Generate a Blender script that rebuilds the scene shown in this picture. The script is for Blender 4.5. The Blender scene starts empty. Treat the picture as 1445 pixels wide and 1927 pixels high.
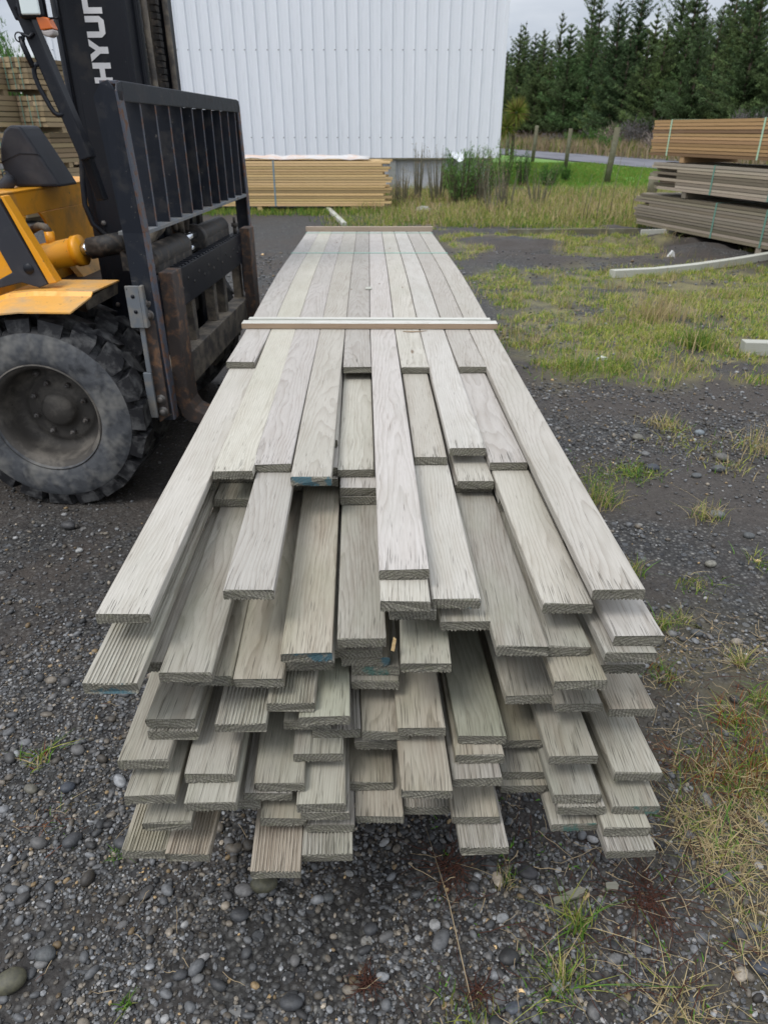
import bpy, bmesh, math, random
import numpy as np
from mathutils import Vector, Matrix, Euler

random.seed(7); RNG = np.random.default_rng(11)
SC = bpy.context.scene
COL = SC.collection
R = math.radians

# ------------------------------------------------------------------ camera
CAM_H, PITCH, FPX = 1.5, R(28.4), 1330.0
cam = bpy.data.cameras.new('camera'); camo = bpy.data.objects.new('camera', cam); COL.objects.link(camo)
camo.location = (0, 0, CAM_H); camo.rotation_euler = (math.pi/2 - PITCH, 0, 0)
cam.sensor_fit = 'VERTICAL'; cam.sensor_height = 36.0; cam.lens = FPX/1927*36
cam.clip_start = 0.05; cam.clip_end = 3000
cam.dof.use_dof = True; cam.dof.focus_distance = 1.35; cam.dof.aperture_fstop = 9.0
SC.camera = camo

# ------------------------------------------------------------------ sky and sun
SUN_EL, SUN_AZ = R(55), R(-35)
W = bpy.data.worlds.new('World'); SC.world = W; W.use_nodes = True
nt = W.node_tree; nt.nodes.clear()
wo = nt.nodes.new('ShaderNodeOutputWorld'); bg = nt.nodes.new('ShaderNodeBackground')
sky = nt.nodes.new('ShaderNodeTexSky'); sky.sky_type = 'NISHITA'; sky.sun_disc = False
sky.sun_elevation = SUN_EL; sky.sun_rotation = SUN_AZ
tcw = nt.nodes.new('ShaderNodeTexCoord'); mpw = nt.nodes.new('ShaderNodeMapping'); mpw.inputs['Scale'].default_value = (1, 1, 4.5)
nzw = nt.nodes.new('ShaderNodeTexNoise'); nzw.inputs['Scale'].default_value = 2.6; nzw.inputs['Detail'].default_value = 6; nzw.inputs['Roughness'].default_value = .5
rpw = nt.nodes.new('ShaderNodeValToRGB')
rpw.color_ramp.elements[0].position = .36; rpw.color_ramp.elements[0].color = (4.0, 4.45, 5.25, 1)
rpw.color_ramp.elements[1].position = .62; rpw.color_ramp.elements[1].color = (6.7, 6.95, 7.4, 1)
mxw = nt.nodes.new('ShaderNodeMix'); mxw.data_type = 'RGBA'; mxw.inputs['Factor'].default_value = .9
L_ = nt.links.new
L_(tcw.outputs['Generated'], mpw.inputs['Vector']); L_(mpw.outputs[0], nzw.inputs['Vector']); L_(nzw.outputs['Fac'], rpw.inputs['Fac'])
sxw = nt.nodes.new('ShaderNodeSeparateXYZ'); L_(tcw.outputs['Generated'], sxw.inputs[0])
gzw = nt.nodes.new('ShaderNodeMapRange'); L_(sxw.outputs[2], gzw.inputs[0]); gzw.inputs[1].default_value = .12; gzw.inputs[2].default_value = .95; gzw.inputs[3].default_value = 1.0; gzw.inputs[4].default_value = 2.3
vmw = nt.nodes.new('ShaderNodeVectorMath'); vmw.operation = 'SCALE'; L_(rpw.outputs[0], vmw.inputs[0]); L_(gzw.outputs[0], vmw.inputs['Scale'])
L_(sky.outputs[0], mxw.inputs[6]); L_(vmw.outputs[0], mxw.inputs[7]); L_(mxw.outputs[2], bg.inputs['Color'])
bg.inputs['Strength'].default_value = .1
L_(bg.outputs[0], wo.inputs['Surface'])
sun = bpy.data.lights.new('sun', 'SUN'); suno = bpy.data.objects.new('sun', sun); COL.objects.link(suno)
sun.energy = 1.5; sun.angle = R(22); sun.color = (1, .97, .93)
sd = Vector((math.sin(-SUN_AZ)*math.cos(SUN_EL), math.cos(SUN_AZ)*math.cos(SUN_EL), math.sin(SUN_EL)))
sd = Vector((-.45, -.42, 1.0)).normalized()
suno.rotation_euler = sd.to_track_quat('Z', 'Y').to_euler()
sky.sun_elevation = math.asin(sd.z); sky.sun_rotation = math.atan2(sd.x, sd.y)
SC.view_settings.view_transform = 'Standard'; SC.view_settings.look = 'None'
SC.view_settings.exposure = .26; SC.view_settings.gamma = 1

# ------------------------------------------------------------------ helpers
def ray(x, y):
    t = (y-963.5)/FPX; s = (x-722.5)/FPX
    return (s, math.cos(PITCH)-t*math.sin(PITCH), -math.sin(PITCH)-t*math.cos(PITCH))
def atz(x, y, z=0):
    r = ray(x, y); k = (z-CAM_H)/r[2]; return Vector((k*r[0], k*r[1], z))
def atd(x, y, d):
    r = ray(x, y); k = d/r[1]; return Vector((k*r[0], d, CAM_H+k*r[2]))

class MB:
    def __init__(s): s.v = []; s.f = []; s.m = []; s.mi = 0; s.sm = []; s.smooth = False
    def add(s, vs, fs):
        n = len(s.v); s.v += [tuple(v) for v in vs]
        for f in fs: s.f.append([i+n for i in f]); s.m.append(s.mi); s.sm.append(s.smooth)
    def box(s, a, b, rot=None, piv=None):
        x0, y0, z0 = a; x1, y1, z1 = b
        if x0 > x1: x0, x1 = x1, x0
        if y0 > y1: y0, y1 = y1, y0
        if z0 > z1: z0, z1 = z1, z0
        vs = [Vector(p) for p in ((x0,y0,z0),(x1,y0,z0),(x1,y1,z0),(x0,y1,z0),(x0,y0,z1),(x1,y0,z1),(x1,y1,z1),(x0,y1,z1))]
        if rot is not None:
            pv = Vector(piv) if piv is not None else sum(vs, Vector())/8
            M = Euler(rot).to_matrix(); vs = [M@(v-pv)+pv for v in vs]
        s.add(vs, [(0,3,2,1),(4,5,6,7),(0,1,5,4),(1,2,6,5),(2,3,7,6),(3,0,4,7)]); return s
    def prism(s, poly, vec):                     # poly: 3d points, extruded by vec
        n = len(poly); p = [Vector(q) for q in poly]; v = Vector(vec)
        nrm = Vector()
        for i in range(n): nrm += (p[i]-p[0]).cross(p[(i+1) % n]-p[0])
        if nrm.dot(v) > 0: p.reverse()
        s.add(p+[q+v for q in p], [list(range(n)), list(range(2*n-1, n-1, -1))]+[(i, i+n, (i+1) % n+n, (i+1) % n)[::1] for i in range(n)])
        return s
    def tube(s, pts, r, n=10, cap=True, r2=None):
        pts = [Vector(p) for p in pts]; k = len(pts); rings = []
        up = Vector((0.13, .07, 1)).normalized()
        prev = None
        for i, p in enumerate(pts):
            d = (pts[min(i+1, k-1)]-pts[max(i-1, 0)]).normalized()
            if prev is None:
                a = d.cross(up)
                if a.length < .1: a = d.cross(Vector((1, 0, 0)))
                a.normalize()
            else: a = (prev - d*prev.dot(d)).normalized()
            prev = a; b = d.cross(a)
            rr = r if r2 is None else r+(r2-r)*i/(k-1)
            if isinstance(r, (list, tuple)): rr = r[i]
            rings += [p+(a*math.cos(2*math.pi*j/n)+b*math.sin(2*math.pi*j/n))*rr for j in range(n)]
        fs = [(i*n+j, i*n+(j+1) % n, (i+1)*n+(j+1) % n, (i+1)*n+j) for i in range(k-1) for j in range(n)]
        if cap: fs += [list(range(n))[::-1], list(range((k-1)*n, k*n))]
        sm = s.smooth; s.smooth = True; s.add(rings, fs); s.smooth = sm; return s
    def lathe(s, prof, c, ax='y', n=48, close=False):   # prof: (r, h) ; axis along y through c
        vs = []; m = len(prof)
        for j in range(n):
            t = 2*math.pi*j/n
            for r_, h in prof:
                if ax == 'y': vs.append((c[0]+r_*math.cos(t), c[1]+h, c[2]+r_*math.sin(t)))
                elif ax == 'z': vs.append((c[0]+r_*math.cos(t), c[1]+r_*math.sin(t), c[2]+h))
                else: vs.append((c[0]+h, c[1]+r_*math.cos(t), c[2]+r_*math.sin(t)))
        fs = [(j*m+i, j*m+i+1, ((j+1) % n)*m+i+1, ((j+1) % n)*m+i) for j in range(n) for i in range(m-1)]
        sm = s.smooth; s.smooth = True; s.add(vs, fs); s.smooth = sm; return s
    def build(s, name, mats, parent=None, loc=(0,0,0), rz=0, bevel=0, seg=2):
        me = bpy.data.meshes.new(name); me.from_pydata(s.v, [], s.f)
        if not isinstance(mats, (list, tuple)): mats = [mats]
        for m in mats: me.materials.append(m)
        me.polygons.foreach_set('material_index', s.m); me.polygons.foreach_set('use_smooth', s.sm)
        me.update()
        o = bpy.data.objects.new(name, me); COL.objects.link(o); o.location = loc; o.rotation_euler = (0, 0, rz)
        if parent: o.parent = parent
        if bevel:
            b = o.modifiers.new('bevel', 'BEVEL'); b.width = bevel; b.segments = seg; b.limit_method = 'ANGLE'; b.angle_limit = R(40)
        return o

def tag(o, label=None, cat=None, group=None, kind=None):
    if label: o['label'] = label
    if cat: o['category'] = cat
    if group: o['group'] = group
    if kind: o['kind'] = kind
    return o
def empty(name, loc, rz=0):
    o = bpy.data.objects.new(name, None); COL.objects.link(o); o.location = loc; o.rotation_euler = (0, 0, rz); o.empty_display_size = .1
    return o
def copy_tree(o, parent=None):
    c = o.copy(); COL.objects.link(c); c.parent = parent
    for ch in o.children: copy_tree(ch, c)
    return c
def np_mesh(name, verts, faces_flat, nper, mats, color=None, smooth=False, matidx=None, corner=False):
    """verts (N,3); faces_flat flat index list; nper verts per face"""
    me = bpy.data.meshes.new(name)
    nf = len(faces_flat)//nper
    me.vertices.add(len(verts)); me.vertices.foreach_set('co', np.asarray(verts, np.float32).ravel())
    me.loops.add(nf*nper); me.loops.foreach_set('vertex_index', np.asarray(faces_flat, np.int32))
    me.polygons.add(nf); me.polygons.foreach_set('loop_start', np.arange(0, nf*nper, nper, dtype=np.int32))
    me.polygons.foreach_set('loop_total', np.full(nf, nper, np.int32))
    me.polygons.foreach_set('use_smooth', np.full(nf, smooth))
    for m in (mats if isinstance(mats, (list, tuple)) else [mats]): me.materials.append(m)
    if matidx is not None: me.polygons.foreach_set('material_index', np.asarray(matidx, np.int32))
    me.update(calc_edges=True)
    if color is not None:
        at = me.color_attributes.new('Col', 'FLOAT_COLOR', 'POINT')
        c = np.ones((len(verts), 4), np.float32); c[:, :color.shape[1]] = color; at.data.foreach_set('color', c.ravel())
    o = bpy.data.objects.new(name, me); COL.objects.link(o); return o

# smooth value noise for placement masks
_T = RNG.random((256, 256))
def vnoise(x, y, s, seed=0):
    x = np.asarray(x)*s+seed*17.3+1000; y = np.asarray(y)*s+seed*31.7+1000
    xi = np.floor(x).astype(int); yi = np.floor(y).astype(int); fx = x-xi; fy = y-yi
    fx = fx*fx*(3-2*fx); fy = fy*fy*(3-2*fy)
    g = lambda a, b: _T[a % 256, b % 256]
    return (g(xi, yi)*(1-fx)+g(xi+1, yi)*fx)*(1-fy)+(g(xi, yi+1)*(1-fx)+g(xi+1, yi+1)*fx)*fy
def fnoise(x, y, s, seed=0):
    return .55*vnoise(x, y, s, seed)+.3*vnoise(x, y, s*2.3, seed+3)+.15*vnoise(x, y, s*5.1, seed+5)

# ------------------------------------------------------------------ materials
class NT:
    def __init__(s, name):
        s.mat = bpy.data.materials.new(name); s.mat.use_nodes = True; s.t = s.mat.node_tree; s.t.nodes.clear()
        s.out = s.t.nodes.new('ShaderNodeOutputMaterial'); s.p = s.t.nodes.new('ShaderNodeBsdfPrincipled')
        s.t.links.new(s.p.outputs[0], s.out.inputs[0])
    def n(s, typ, **kw):
        nd = s.t.nodes.new('ShaderNode'+typ)
        for k, v in kw.items():
            if k == 'i':
                for kk, vv in v.items():
                    if hasattr(vv, 'is_output') or isinstance(vv, bpy.types.NodeSocket): s.t.links.new(vv, nd.inputs[kk])
                    else: nd.inputs[kk].default_value = vv
            else: setattr(nd, k, v)
        return nd
    def math(s, op, a, b=None, c=None, clamp=False):
        nd = s.n('Math', operation=op, use_clamp=clamp)
        for i, v in enumerate((a, b, c)):
            if v is None: continue
            if isinstance(v, bpy.types.NodeSocket): s.t.links.new(v, nd.inputs[i])
            else: nd.inputs[i].default_value = v
        return nd.outputs[0]
    def mix(s, f, a, b, mode='MIX'):
        nd = s.n('Mix', data_type='RGBA', blend_type=mode)
        for i, v in ((0, f), (6, a), (7, b)):
            if isinstance(v, bpy.types.NodeSocket): s.t.links.new(v, nd.inputs[i])
            else: nd.inputs[i].default_value = v if i == 0 else (*v, 1) if len(v) == 3 else v
        return nd.outputs[2]
    def ramp(s, f, pts):
        nd = s.n('ValToRGB', i={0: f}); e = nd.color_ramp.elements
        while len(e) > 1: e.remove(e[-1])
        e[0].position = pts[0][0]; e[0].color = s.c4(pts[0][1])
        for p, c in pts[1:]: q = e.new(p); q.color = s.c4(c)
        return nd.outputs[0]
    @staticmethod
    def c4(c): return (c, c, c, 1) if isinstance(c, (int, float)) else (*c, 1)
    def obj(s): return s.n('TexCoord').outputs['Object']
    def noise(s, vec, sc, det=3, rough=.5, dist=0): return s.n('TexNoise', i={'Vector': vec, 'Scale': sc, 'Detail': det, 'Roughness': rough, 'Distortion': dist}).outputs['Fac']
    def map(s, vec, scale=(1,1,1), loc=(0,0,0)):
        return s.n('Mapping', i={'Vector': vec, 'Scale': scale, 'Location': loc}).outputs[0]
    def set(s, **kw):
        for k, v in kw.items():
            k = {'color': 'Base Color', 'rough': 'Roughness', 'metal': 'Metallic', 'spec': 'Specular IOR Level', 'normal': 'Normal'}.get(k, k)
            if isinstance(v, bpy.types.NodeSocket): s.t.links.new(v, s.p.inputs[k])
            else: s.p.inputs[k].default_value = (*v, 1) if isinstance(v, tuple) and len(v) == 3 else v
        return s.mat
    def bump(s, h, strength=.5, dist=.001, normal=None):
        i = {'Height': h, 'Strength': strength, 'Distance': dist}
        if normal is not None: i['Normal'] = normal
        return s.n('Bump', i=i).outputs[0]

def wood(name, light, mid, dark, alg=(.20, .25, .13), alg_amt=.5, period=.0058, axis='y', tint=.09, contrast=1.0, cracks=True, brown=(.17,.115,.075), brown_amt=0.0):
    m = NT(name); oc = m.obj(); oi = m.n('ObjectInfo')
    rnd = oi.outputs['Random']
    sep = m.n('SeparateXYZ', i={0: oc})
    X, Y, Z = sep.outputs[0], sep.outputs[1], sep.outputs[2]
    if axis == 'x': X, Y = Y, X
    r2 = m.math('FRACT', m.math('MULTIPLY', rnd, 37.7)); r3 = m.math('FRACT', m.math('MULTIPLY', rnd, 91.3)); r4 = m.math('FRACT', m.math('MULTIPLY', rnd, 213.9))
    px = m.math('ADD', m.math('MULTIPLY_ADD', r2, .16, -.08), m.math('MULTIPLY', Y, m.math('MULTIPLY_ADD', r3, .03, -.015)))
    pz = m.math('ADD', m.math('MULTIPLY_ADD', r3, -.09, -.012), m.math('MULTIPLY', Y, m.math('MULTIPLY_ADD', r4, .04, -.02)))
    off = m.math('MULTIPLY', rnd, 61.0)
    vlow = m.n('CombineXYZ', i={0: m.math('MULTIPLY_ADD', X, 9, off), 1: m.math('MULTIPLY_ADD', Y, 1.6, off), 2: m.math('MULTIPLY', Z, 9)}).outputs[0]
    n1 = m.noise(vlow, 1.0, 3, .55)
    dx = m.math('SUBTRACT', X, px); dz = m.math('SUBTRACT', Z, pz)
    rr = m.math('SQRT', m.math('ADD', m.math('MULTIPLY', dx, dx), m.math('MULTIPLY', dz, dz)))
    rr = m.math('ADD', rr, m.math('MULTIPLY_ADD', n1, .05, -.025))
    vf = m.n('CombineXYZ', i={0: m.math('MULTIPLY', X, 320), 1: m.math('MULTIPLY_ADD', Y, 7, off), 2: m.math('MULTIPLY', Z, 320)}).outputs[0]
    fib = m.noise(vf, 1.0, 3, .6)
    ring = m.math('FRACT', m.math('DIVIDE', m.math('ADD', rr, m.math('MULTIPLY_ADD', fib, .0016, -.0008)), period))
    rc = m.ramp(ring, [(0, .0), (.35, .1), (.72, .55), (.88, 1), (.96, .85), (1, 0)])
    vb = m.n('CombineXYZ', i={0: m.math('MULTIPLY', X, 30), 1: m.math('MULTIPLY_ADD', Y, 5, off), 2: m.math('MULTIPLY', Z, 30)}).outputs[0]
    blot = m.noise(vb, 1.0, 4, .6)
    vl = m.n('CombineXYZ', i={0: m.math('MULTIPLY', X, 5), 1: m.math('MULTIPLY_ADD', Y, 2.2, off), 2: off}).outputs[0]
    big = m.noise(vl, 1.0, 3, .6)
    amp = m.math('MULTIPLY', rc, m.math('MULTIPLY_ADD', blot, 1.75*contrast, -.32*contrast), clamp=True)
    c = m.mix(amp, light, mid)
    c = m.mix(m.ramp(fib, [(.42, 0), (.62, .55)]), c, tuple(.5*a+.5*b for a, b in zip(mid, light)))
    c = m.mix(m.ramp(fib, [(.3, .55), (.43, 0)]), c, dark)
    c = m.mix(m.math('MULTIPLY', m.ramp(big, [(.46, 0), (.7, 1)]), alg_amt), c, alg, 'MIX')
    if brown_amt: c = m.mix(m.math('MULTIPLY', m.ramp(blot, [(.45, 0), (.68, 1)]), brown_amt), c, brown)
    # knots
    vk = m.n('CombineXYZ', i={0: m.math('MULTIPLY_ADD', X, 10, off), 1: m.math('MULTIPLY_ADD', Y, 2.6, off), 2: off}).outputs[0]
    vor = m.n('TexVoronoi', i={'Vector': vk, 'Scale': 1.0}).outputs['Distance']
    c = m.mix(m.ramp(vor, [(.03, .8), (.07, 0)]), c, (.13, .085, .05))
    # fine longitudinal checks, denser near the sawn end
    if cracks:
        vc = m.n('CombineXYZ', i={0: m.math('MULTIPLY_ADD', X, 480, m.math('MULTIPLY', n1, 12)), 1: m.math('MULTIPLY_ADD', Y, 7, off), 2: m.math('MULTIPLY', Z, 480)}).outputs[0]
        ck = m.noise(vc, 1.0, 2, .5)
        near = m.math('ADD', m.math('MULTIPLY', m.math('SUBTRACT', .35, Y), .15, clamp=True), m.math('MULTIPLY', m.math('SUBTRACT', .09, Y), .85, clamp=True))
        ckm = m.math('MULTIPLY', m.math('SUBTRACT', m.math('ADD', ck, near), .695), 14, clamp=True)
        c = m.mix(m.math('MULTIPLY', ckm, .66), c, (.07, .065, .052))
    # per board tone
    c = m.mix(1.0, c, m.ramp(r4, [(0, 1-tint*1.6), (.5, 1-tint*.5), (1, 1+tint*.3)]), 'MULTIPLY')
    c = m.mix(1.0, c, oi.outputs['Color'], 'MULTIPLY')
    h = m.math('SUBTRACT', m.math('MULTIPLY', fib, .5), m.math('MULTIPLY', rc, -.25))
    if cracks: h = m.math('SUBTRACT', h, m.math('MULTIPLY', ckm, 1.2))
    m.set(color=c, rough=.82, spec=.25, normal=m.bump(h, .55, .0012))
    return m.mat

def endgrain(name, col=(.26,.245,.20), dark=(.055,.052,.042), paint=None):
    m = NT(name); oc = m.obj(); oi = m.n('ObjectInfo'); off = m.math('MULTIPLY', oi.outputs['Random'], 50)
    v = m.n('VectorMath', operation='ADD', i={0: oc, 1: m.n('CombineXYZ', i={0: off, 1: off, 2: off}).outputs[0]}).outputs[0]
    n1 = m.noise(v, 420, 4, .7); n2 = m.noise(m.map(v, (1, 1, 1.6)), 70, 3, .6)
    sep = m.n('SeparateXYZ', i={0: oc})
    r2 = m.math('FRACT', m.math('MULTIPLY', oi.outputs['Random'], 37.7)); r3 = m.math('FRACT', m.math('MULTIPLY', oi.outputs['Random'], 91.3))
    dx = m.math('SUBTRACT', sep.outputs[0], m.math('MULTIPLY_ADD', r2, .16, -.08)); dz = m.math('SUBTRACT', sep.outputs[2], m.math('MULTIPLY_ADD', r3, -.09, -.012))
    rr = m.math('SQRT', m.math('ADD', m.math('MULTIPLY', dx, dx), m.math('MULTIPLY', dz, dz)))
    ring = m.math('FRACT', m.math('ADD', m.math('DIVIDE', rr, .0062), m.math('MULTIPLY', n2, 1.2)))
    c = m.mix(m.ramp(n1, [(.36, .9), (.52, 0)]), col, dark)
    c = m.mix(m.math('MULTIPLY', m.ramp(ring, [(.35, 0), (.8, 1), (1, .1)]), .8), c, tuple(x*.38 for x in col))
    c = m.mix(m.ramp(n1, [(.66, 0), (.76, .8)]), c, (.42, .42, .36))
    c = m.mix(m.math('MULTIPLY', m.ramp(n2, [(.5, 0), (.75, 1)]), .3), c, (.12, .13, .06))
    if paint:
        np_ = m.noise(m.map(v, (1, 1, 1)), 26, 3, .6)
        pm = m.math('MULTIPLY', m.ramp(np_, [(.52, 0), (.60, .85)]), m.ramp(n1, [(.3, .25), (.55, .95)]))
        c = m.mix(pm, c, paint)
    m.set(color=c, rough=.9, spec=.15, normal=m.bump(m.math('ADD', n1, m.math('MULTIPLY', ring, .3)), .9, .0022))
    return m.mat

LIGHT, MID, DARK = (.505, .483, .44), (.30, .278, .24), (.26, .238, .20)
M = {}
M['board'] = wood('weathered_wood', LIGHT, MID, DARK, alg=(.34, .34, .28), alg_amt=.25, tint=.11, brown=(.36, .32, .27), brown_amt=.25)
M['board_low'] = wood('weathered_wood_green_shaded', (.42, .402, .352), (.205, .192, .158), (.17, .155, .125), alg=(.23, .245, .16), alg_amt=.4, brown_amt=.25)  # lower layers: greener from weather, and darkened in colour to stand in for shade
M['end'] = endgrain('sawn_end')
M['end_blue'] = endgrain('sawn_end_blue', paint=(.03, .12, .165))
M['end_teal'] = endgrain('sawn_end_teal', paint=(.05, .15, .13))
M['batten'] = wood('batten_wood', (.62, .61, .56), (.42, .40, .35), (.25, .21, .15), alg_amt=.1, axis='x', period=.005, cracks=False)
M['batten_side'] = wood('batten_side_wood', (.37, .275, .19), (.26, .19, .13), (.16, .10, .06), alg_amt=0, axis='x', period=.005, cracks=False)
M['pine'] = wood('yellow_pine', (.82, .60, .31), (.54, .35, .15), (.33, .2, .09), alg_amt=0, axis='x', period=.011, cracks=False, tint=.25)
M['tan'] = wood('tan_pine', (.48, .31, .165), (.35, .215, .105), (.17, .10, .05), alg_amt=0, axis='x', period=.009, cracks=False, tint=.3)
M['greybrown'] = wood('grey_brown_pine', (.40, .345, .27), (.27, .225, .17), (.15, .12, .09), alg_amt=.1, axis='x', period=.009, cracks=False, tint=.35)
M['endpine'] = endgrain('pine_end', col=(.33, .25, .13), dark=(.15, .11, .06))
M['greentimber'] = wood('green_treated', (.40, .31, .19), (.28, .21, .12), (.17, .125, .075), alg_amt=.0, axis='x', period=.011, cracks=False, tint=.3)
M['palewood'] = wood('pale_kerb_timber', (.50, .50, .44), (.33, .32, .27), (.22, .21, .18), alg_amt=.2, axis='x', cracks=False)

def plain(name, col, rough=.5, metal=0, spec=.5, n_amt=.15, n_sc=9, dirt=None, dirt_lo=.5, dirt_hi=.7, dirt_sc=6, bump=.1, streak=None):
    m = NT(name); oc = m.obj()
    n1 = m.noise(oc, n_sc, 5, .6); c = m.mix(m.ramp(n1, [(.3, n_amt), (.7, 0)]), col, tuple(x*.45 for x in col))
    rg = rough
    if dirt:
        n2 = m.noise(oc, dirt_sc, 6, .65, .3)
        mk = m.ramp(n2, [(dirt_lo, 0), (dirt_hi, 1)])
        c = m.mix(mk, c, dirt); rg = m.math('MULTIPLY_ADD', mk, .9-rough, rough)
    if streak:
        n3 = m.noise(oc, streak[1], 3, .7); mk3 = m.ramp(n3, [(streak[2], 0), (streak[2]+(streak[3] if len(streak) > 3 else .04), 1)]); c = m.mix(mk3, c, streak[0])
    m.set(color=c, rough=rg, metal=metal, spec=spec, normal=m.bump(m.noise(oc, 60, 3), bump, .002))
    return m.mat
M['black'] = plain('black_paint', (.0075, .009, .014), .45, spec=.35, n_amt=.3, dirt=(.05, .046, .042), dirt_lo=.56, dirt_hi=.8, dirt_sc=7, streak=((.12, .11, .1), 45, .74))
M['navy'] = plain('worn_navy_paint', (.012, .0155, .024), .5, spec=.4, dirt=(.05, .047, .046), dirt_lo=.5, dirt_hi=.78, dirt_sc=12, streak=((.13, .12, .11), 48, .68))
M['edge'] = plain('worn_steel_edge', (.075, .085, .11), .5, dirt=(.14, .07, .04), dirt_lo=.48, dirt_hi=.62, dirt_sc=22)
M['dustsheet'] = plain('dusty_steel', (.14, .155, .17), .7, dirt=(.22, .2, .17), dirt_lo=.45, dirt_hi=.65, dirt_sc=12, streak=((.05, .04, .035), 25, .66))
M['rust'] = plain('rusty_steel', (.055, .042, .036), .75, dirt=(.20, .105, .055), dirt_lo=.5, dirt_hi=.68, dirt_sc=18, streak=((.28, .2, .13), 60, .72), bump=.3)
M['rustdust'] = plain('rusty_dusty_steel', (.07, .062, .055), .8, dirt=(.20, .17, .13), dirt_lo=.42, dirt_hi=.6, dirt_sc=10, bump=.3)
M['yellow'] = plain('orange_yellow_paint', (.86, .37, .014), .38, n_amt=.12, dirt=(.44, .25, .08), dirt_lo=.5, dirt_hi=.74, dirt_sc=6, streak=((.06, .045, .03), 40, .68))
M['yellowdust'] = plain('dusty_yellow_paint', (.74, .38, .08), .55, n_amt=.15, dirt=(.42, .30, .17), dirt_lo=.42, dirt_hi=.7, dirt_sc=7, streak=((.06, .045, .03), 42, .67))
M['plastic'] = plain('grey_black_plastic', (.034, .037, .046), .6, spec=.35, n_amt=.1, dirt=(.08, .08, .086), dirt_lo=.5, dirt_hi=.8, dirt_sc=6)
M['grease'] = plain('greasy_steel', (.02, .018, .017), .6, dirt=(.09, .075, .06), dirt_lo=.48, dirt_hi=.66, dirt_sc=25, bump=.6)
M['chrome'] = plain('chrome_rod', (.65, .68, .72), .18, metal=1, n_amt=.05, bump=0)
M['bolt'] = plain('bolt_steel', (.16, .15, .14), .55, metal=.4, dirt=(.1, .07, .05), dirt_sc=40)
M['letter'] = plain('white_lettering', (.72, .72, .72), .5, n_amt=.05, dirt=(.35, .32, .28), dirt_lo=.66, dirt_hi=.8, dirt_sc=30)
M['stripe'] = plain('red_white_tape', (.70, .68, .64), .5, n_amt=.05, dirt=(.5, .12, .05), dirt_lo=.48, dirt_hi=.56, dirt_sc=20)
M['rubber'] = plain('tyre_rubber', (.013, .013, .015), .6, spec=.4, n_amt=.1, dirt=(.12, .12, .118), dirt_lo=.46, dirt_hi=.72, dirt_sc=16, bump=.5)
M['sidewall'] = plain('muddy_sidewall', (.115, .12, .128), .85, spec=.15, n_amt=.7, n_sc=14, dirt=(.03, .031, .034), dirt_lo=.46, dirt_hi=.70, dirt_sc=13, streak=((.19, .185, .172), 7, .46, .22), bump=.6)
M['rim'] = plain('dirty_rim', (.065, .058, .05), .75, n_amt=.5, n_sc=6, dirt=(.15, .135, .115), dirt_lo=.48, dirt_hi=.66, dirt_sc=8, streak=((.03, .028, .026), 20, .66), bump=.3)
M['strap_green'] = plain('green_strap', (.13, .27, .21), .45, n_amt=.05)
M['string'] = plain('green_string', (.20, .46, .36), .45, n_amt=.05)
M['strap_pale'] = plain('pale_green_strap', (.42, .60, .42), .45, n_amt=.05)
M['strap_blue'] = plain('blue_grey_strap', (.16, .26, .32), .45, n_amt=.05)
M['concrete'] = plain('old_concrete', (.36, .36, .34), .9, spec=.2, n_amt=.3, dirt=(.16, .19, .14), dirt_lo=.5, dirt_hi=.75, dirt_sc=2.5)
M['whiteblock'] = plain('white_painted_block', (.56, .58, .60), .85, spec=.2, n_amt=.2, n_sc=2, dirt=(.32, .32, .32), dirt_lo=.5, dirt_hi=.8, dirt_sc=1.5)
M['wrap'] = plain('plastic_wrap', (.62, .60, .58), .3, n_amt=.2, dirt=(.6, .45, .36), dirt_lo=.45, dirt_hi=.6, dirt_sc=2)
M['post'] = plain('grey_fence_post', (.16, .15, .10), .9, spec=.2, n_amt=.4, dirt=(.22, .22, .16), dirt_sc=5)
M['scrap'] = plain('white_scrap', (.6, .6, .58), .7, n_amt=.1)
def cladding():
    m = NT('white_cladding'); oc = m.obj()
    n1 = m.noise(m.map(oc, (1.2, 1, .15)), 1.5, 5, .6); n2 = m.noise(m.map(oc, (8, 8, .4)), 3, 4, .6)
    c = m.mix(m.ramp(n1, [(.35, .35), (.7, 0)]), (.80, .83, .87), (.68, .715, .76))
    c = m.mix(m.ramp(n2, [(.56, 0), (.78, .35)]), c, (.45, .48, .50))
    m.set(color=c, rough=.45, spec=.4); return m.mat
M['clad'] = cladding()
M['torn'] = plain('dented_cladding', (.70, .74, .80), .45, metal=0, n_amt=.25, n_sc=4, dirt=(.45, .46, .47), dirt_lo=.6, dirt_hi=.8, dirt_sc=3)
def glassy(name, col, rough=.1, e=0):
    m = NT(name); m.set(color=col, rough=rough, spec=.8)
    if e: m.p.inputs['Emission Color'].default_value = (*col, 1); m.p.inputs['Emission Strength'].default_value = e
    return m.mat
M['lamp_lens'] = glassy('lamp_lens', (.75, .82, .80), .08)
M['amber'] = glassy('amber_lens', (.62, .13, .008), .25)
M['clearlens'] = glassy('dull_clear_lens', (.40, .36, .34), .3)
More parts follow.
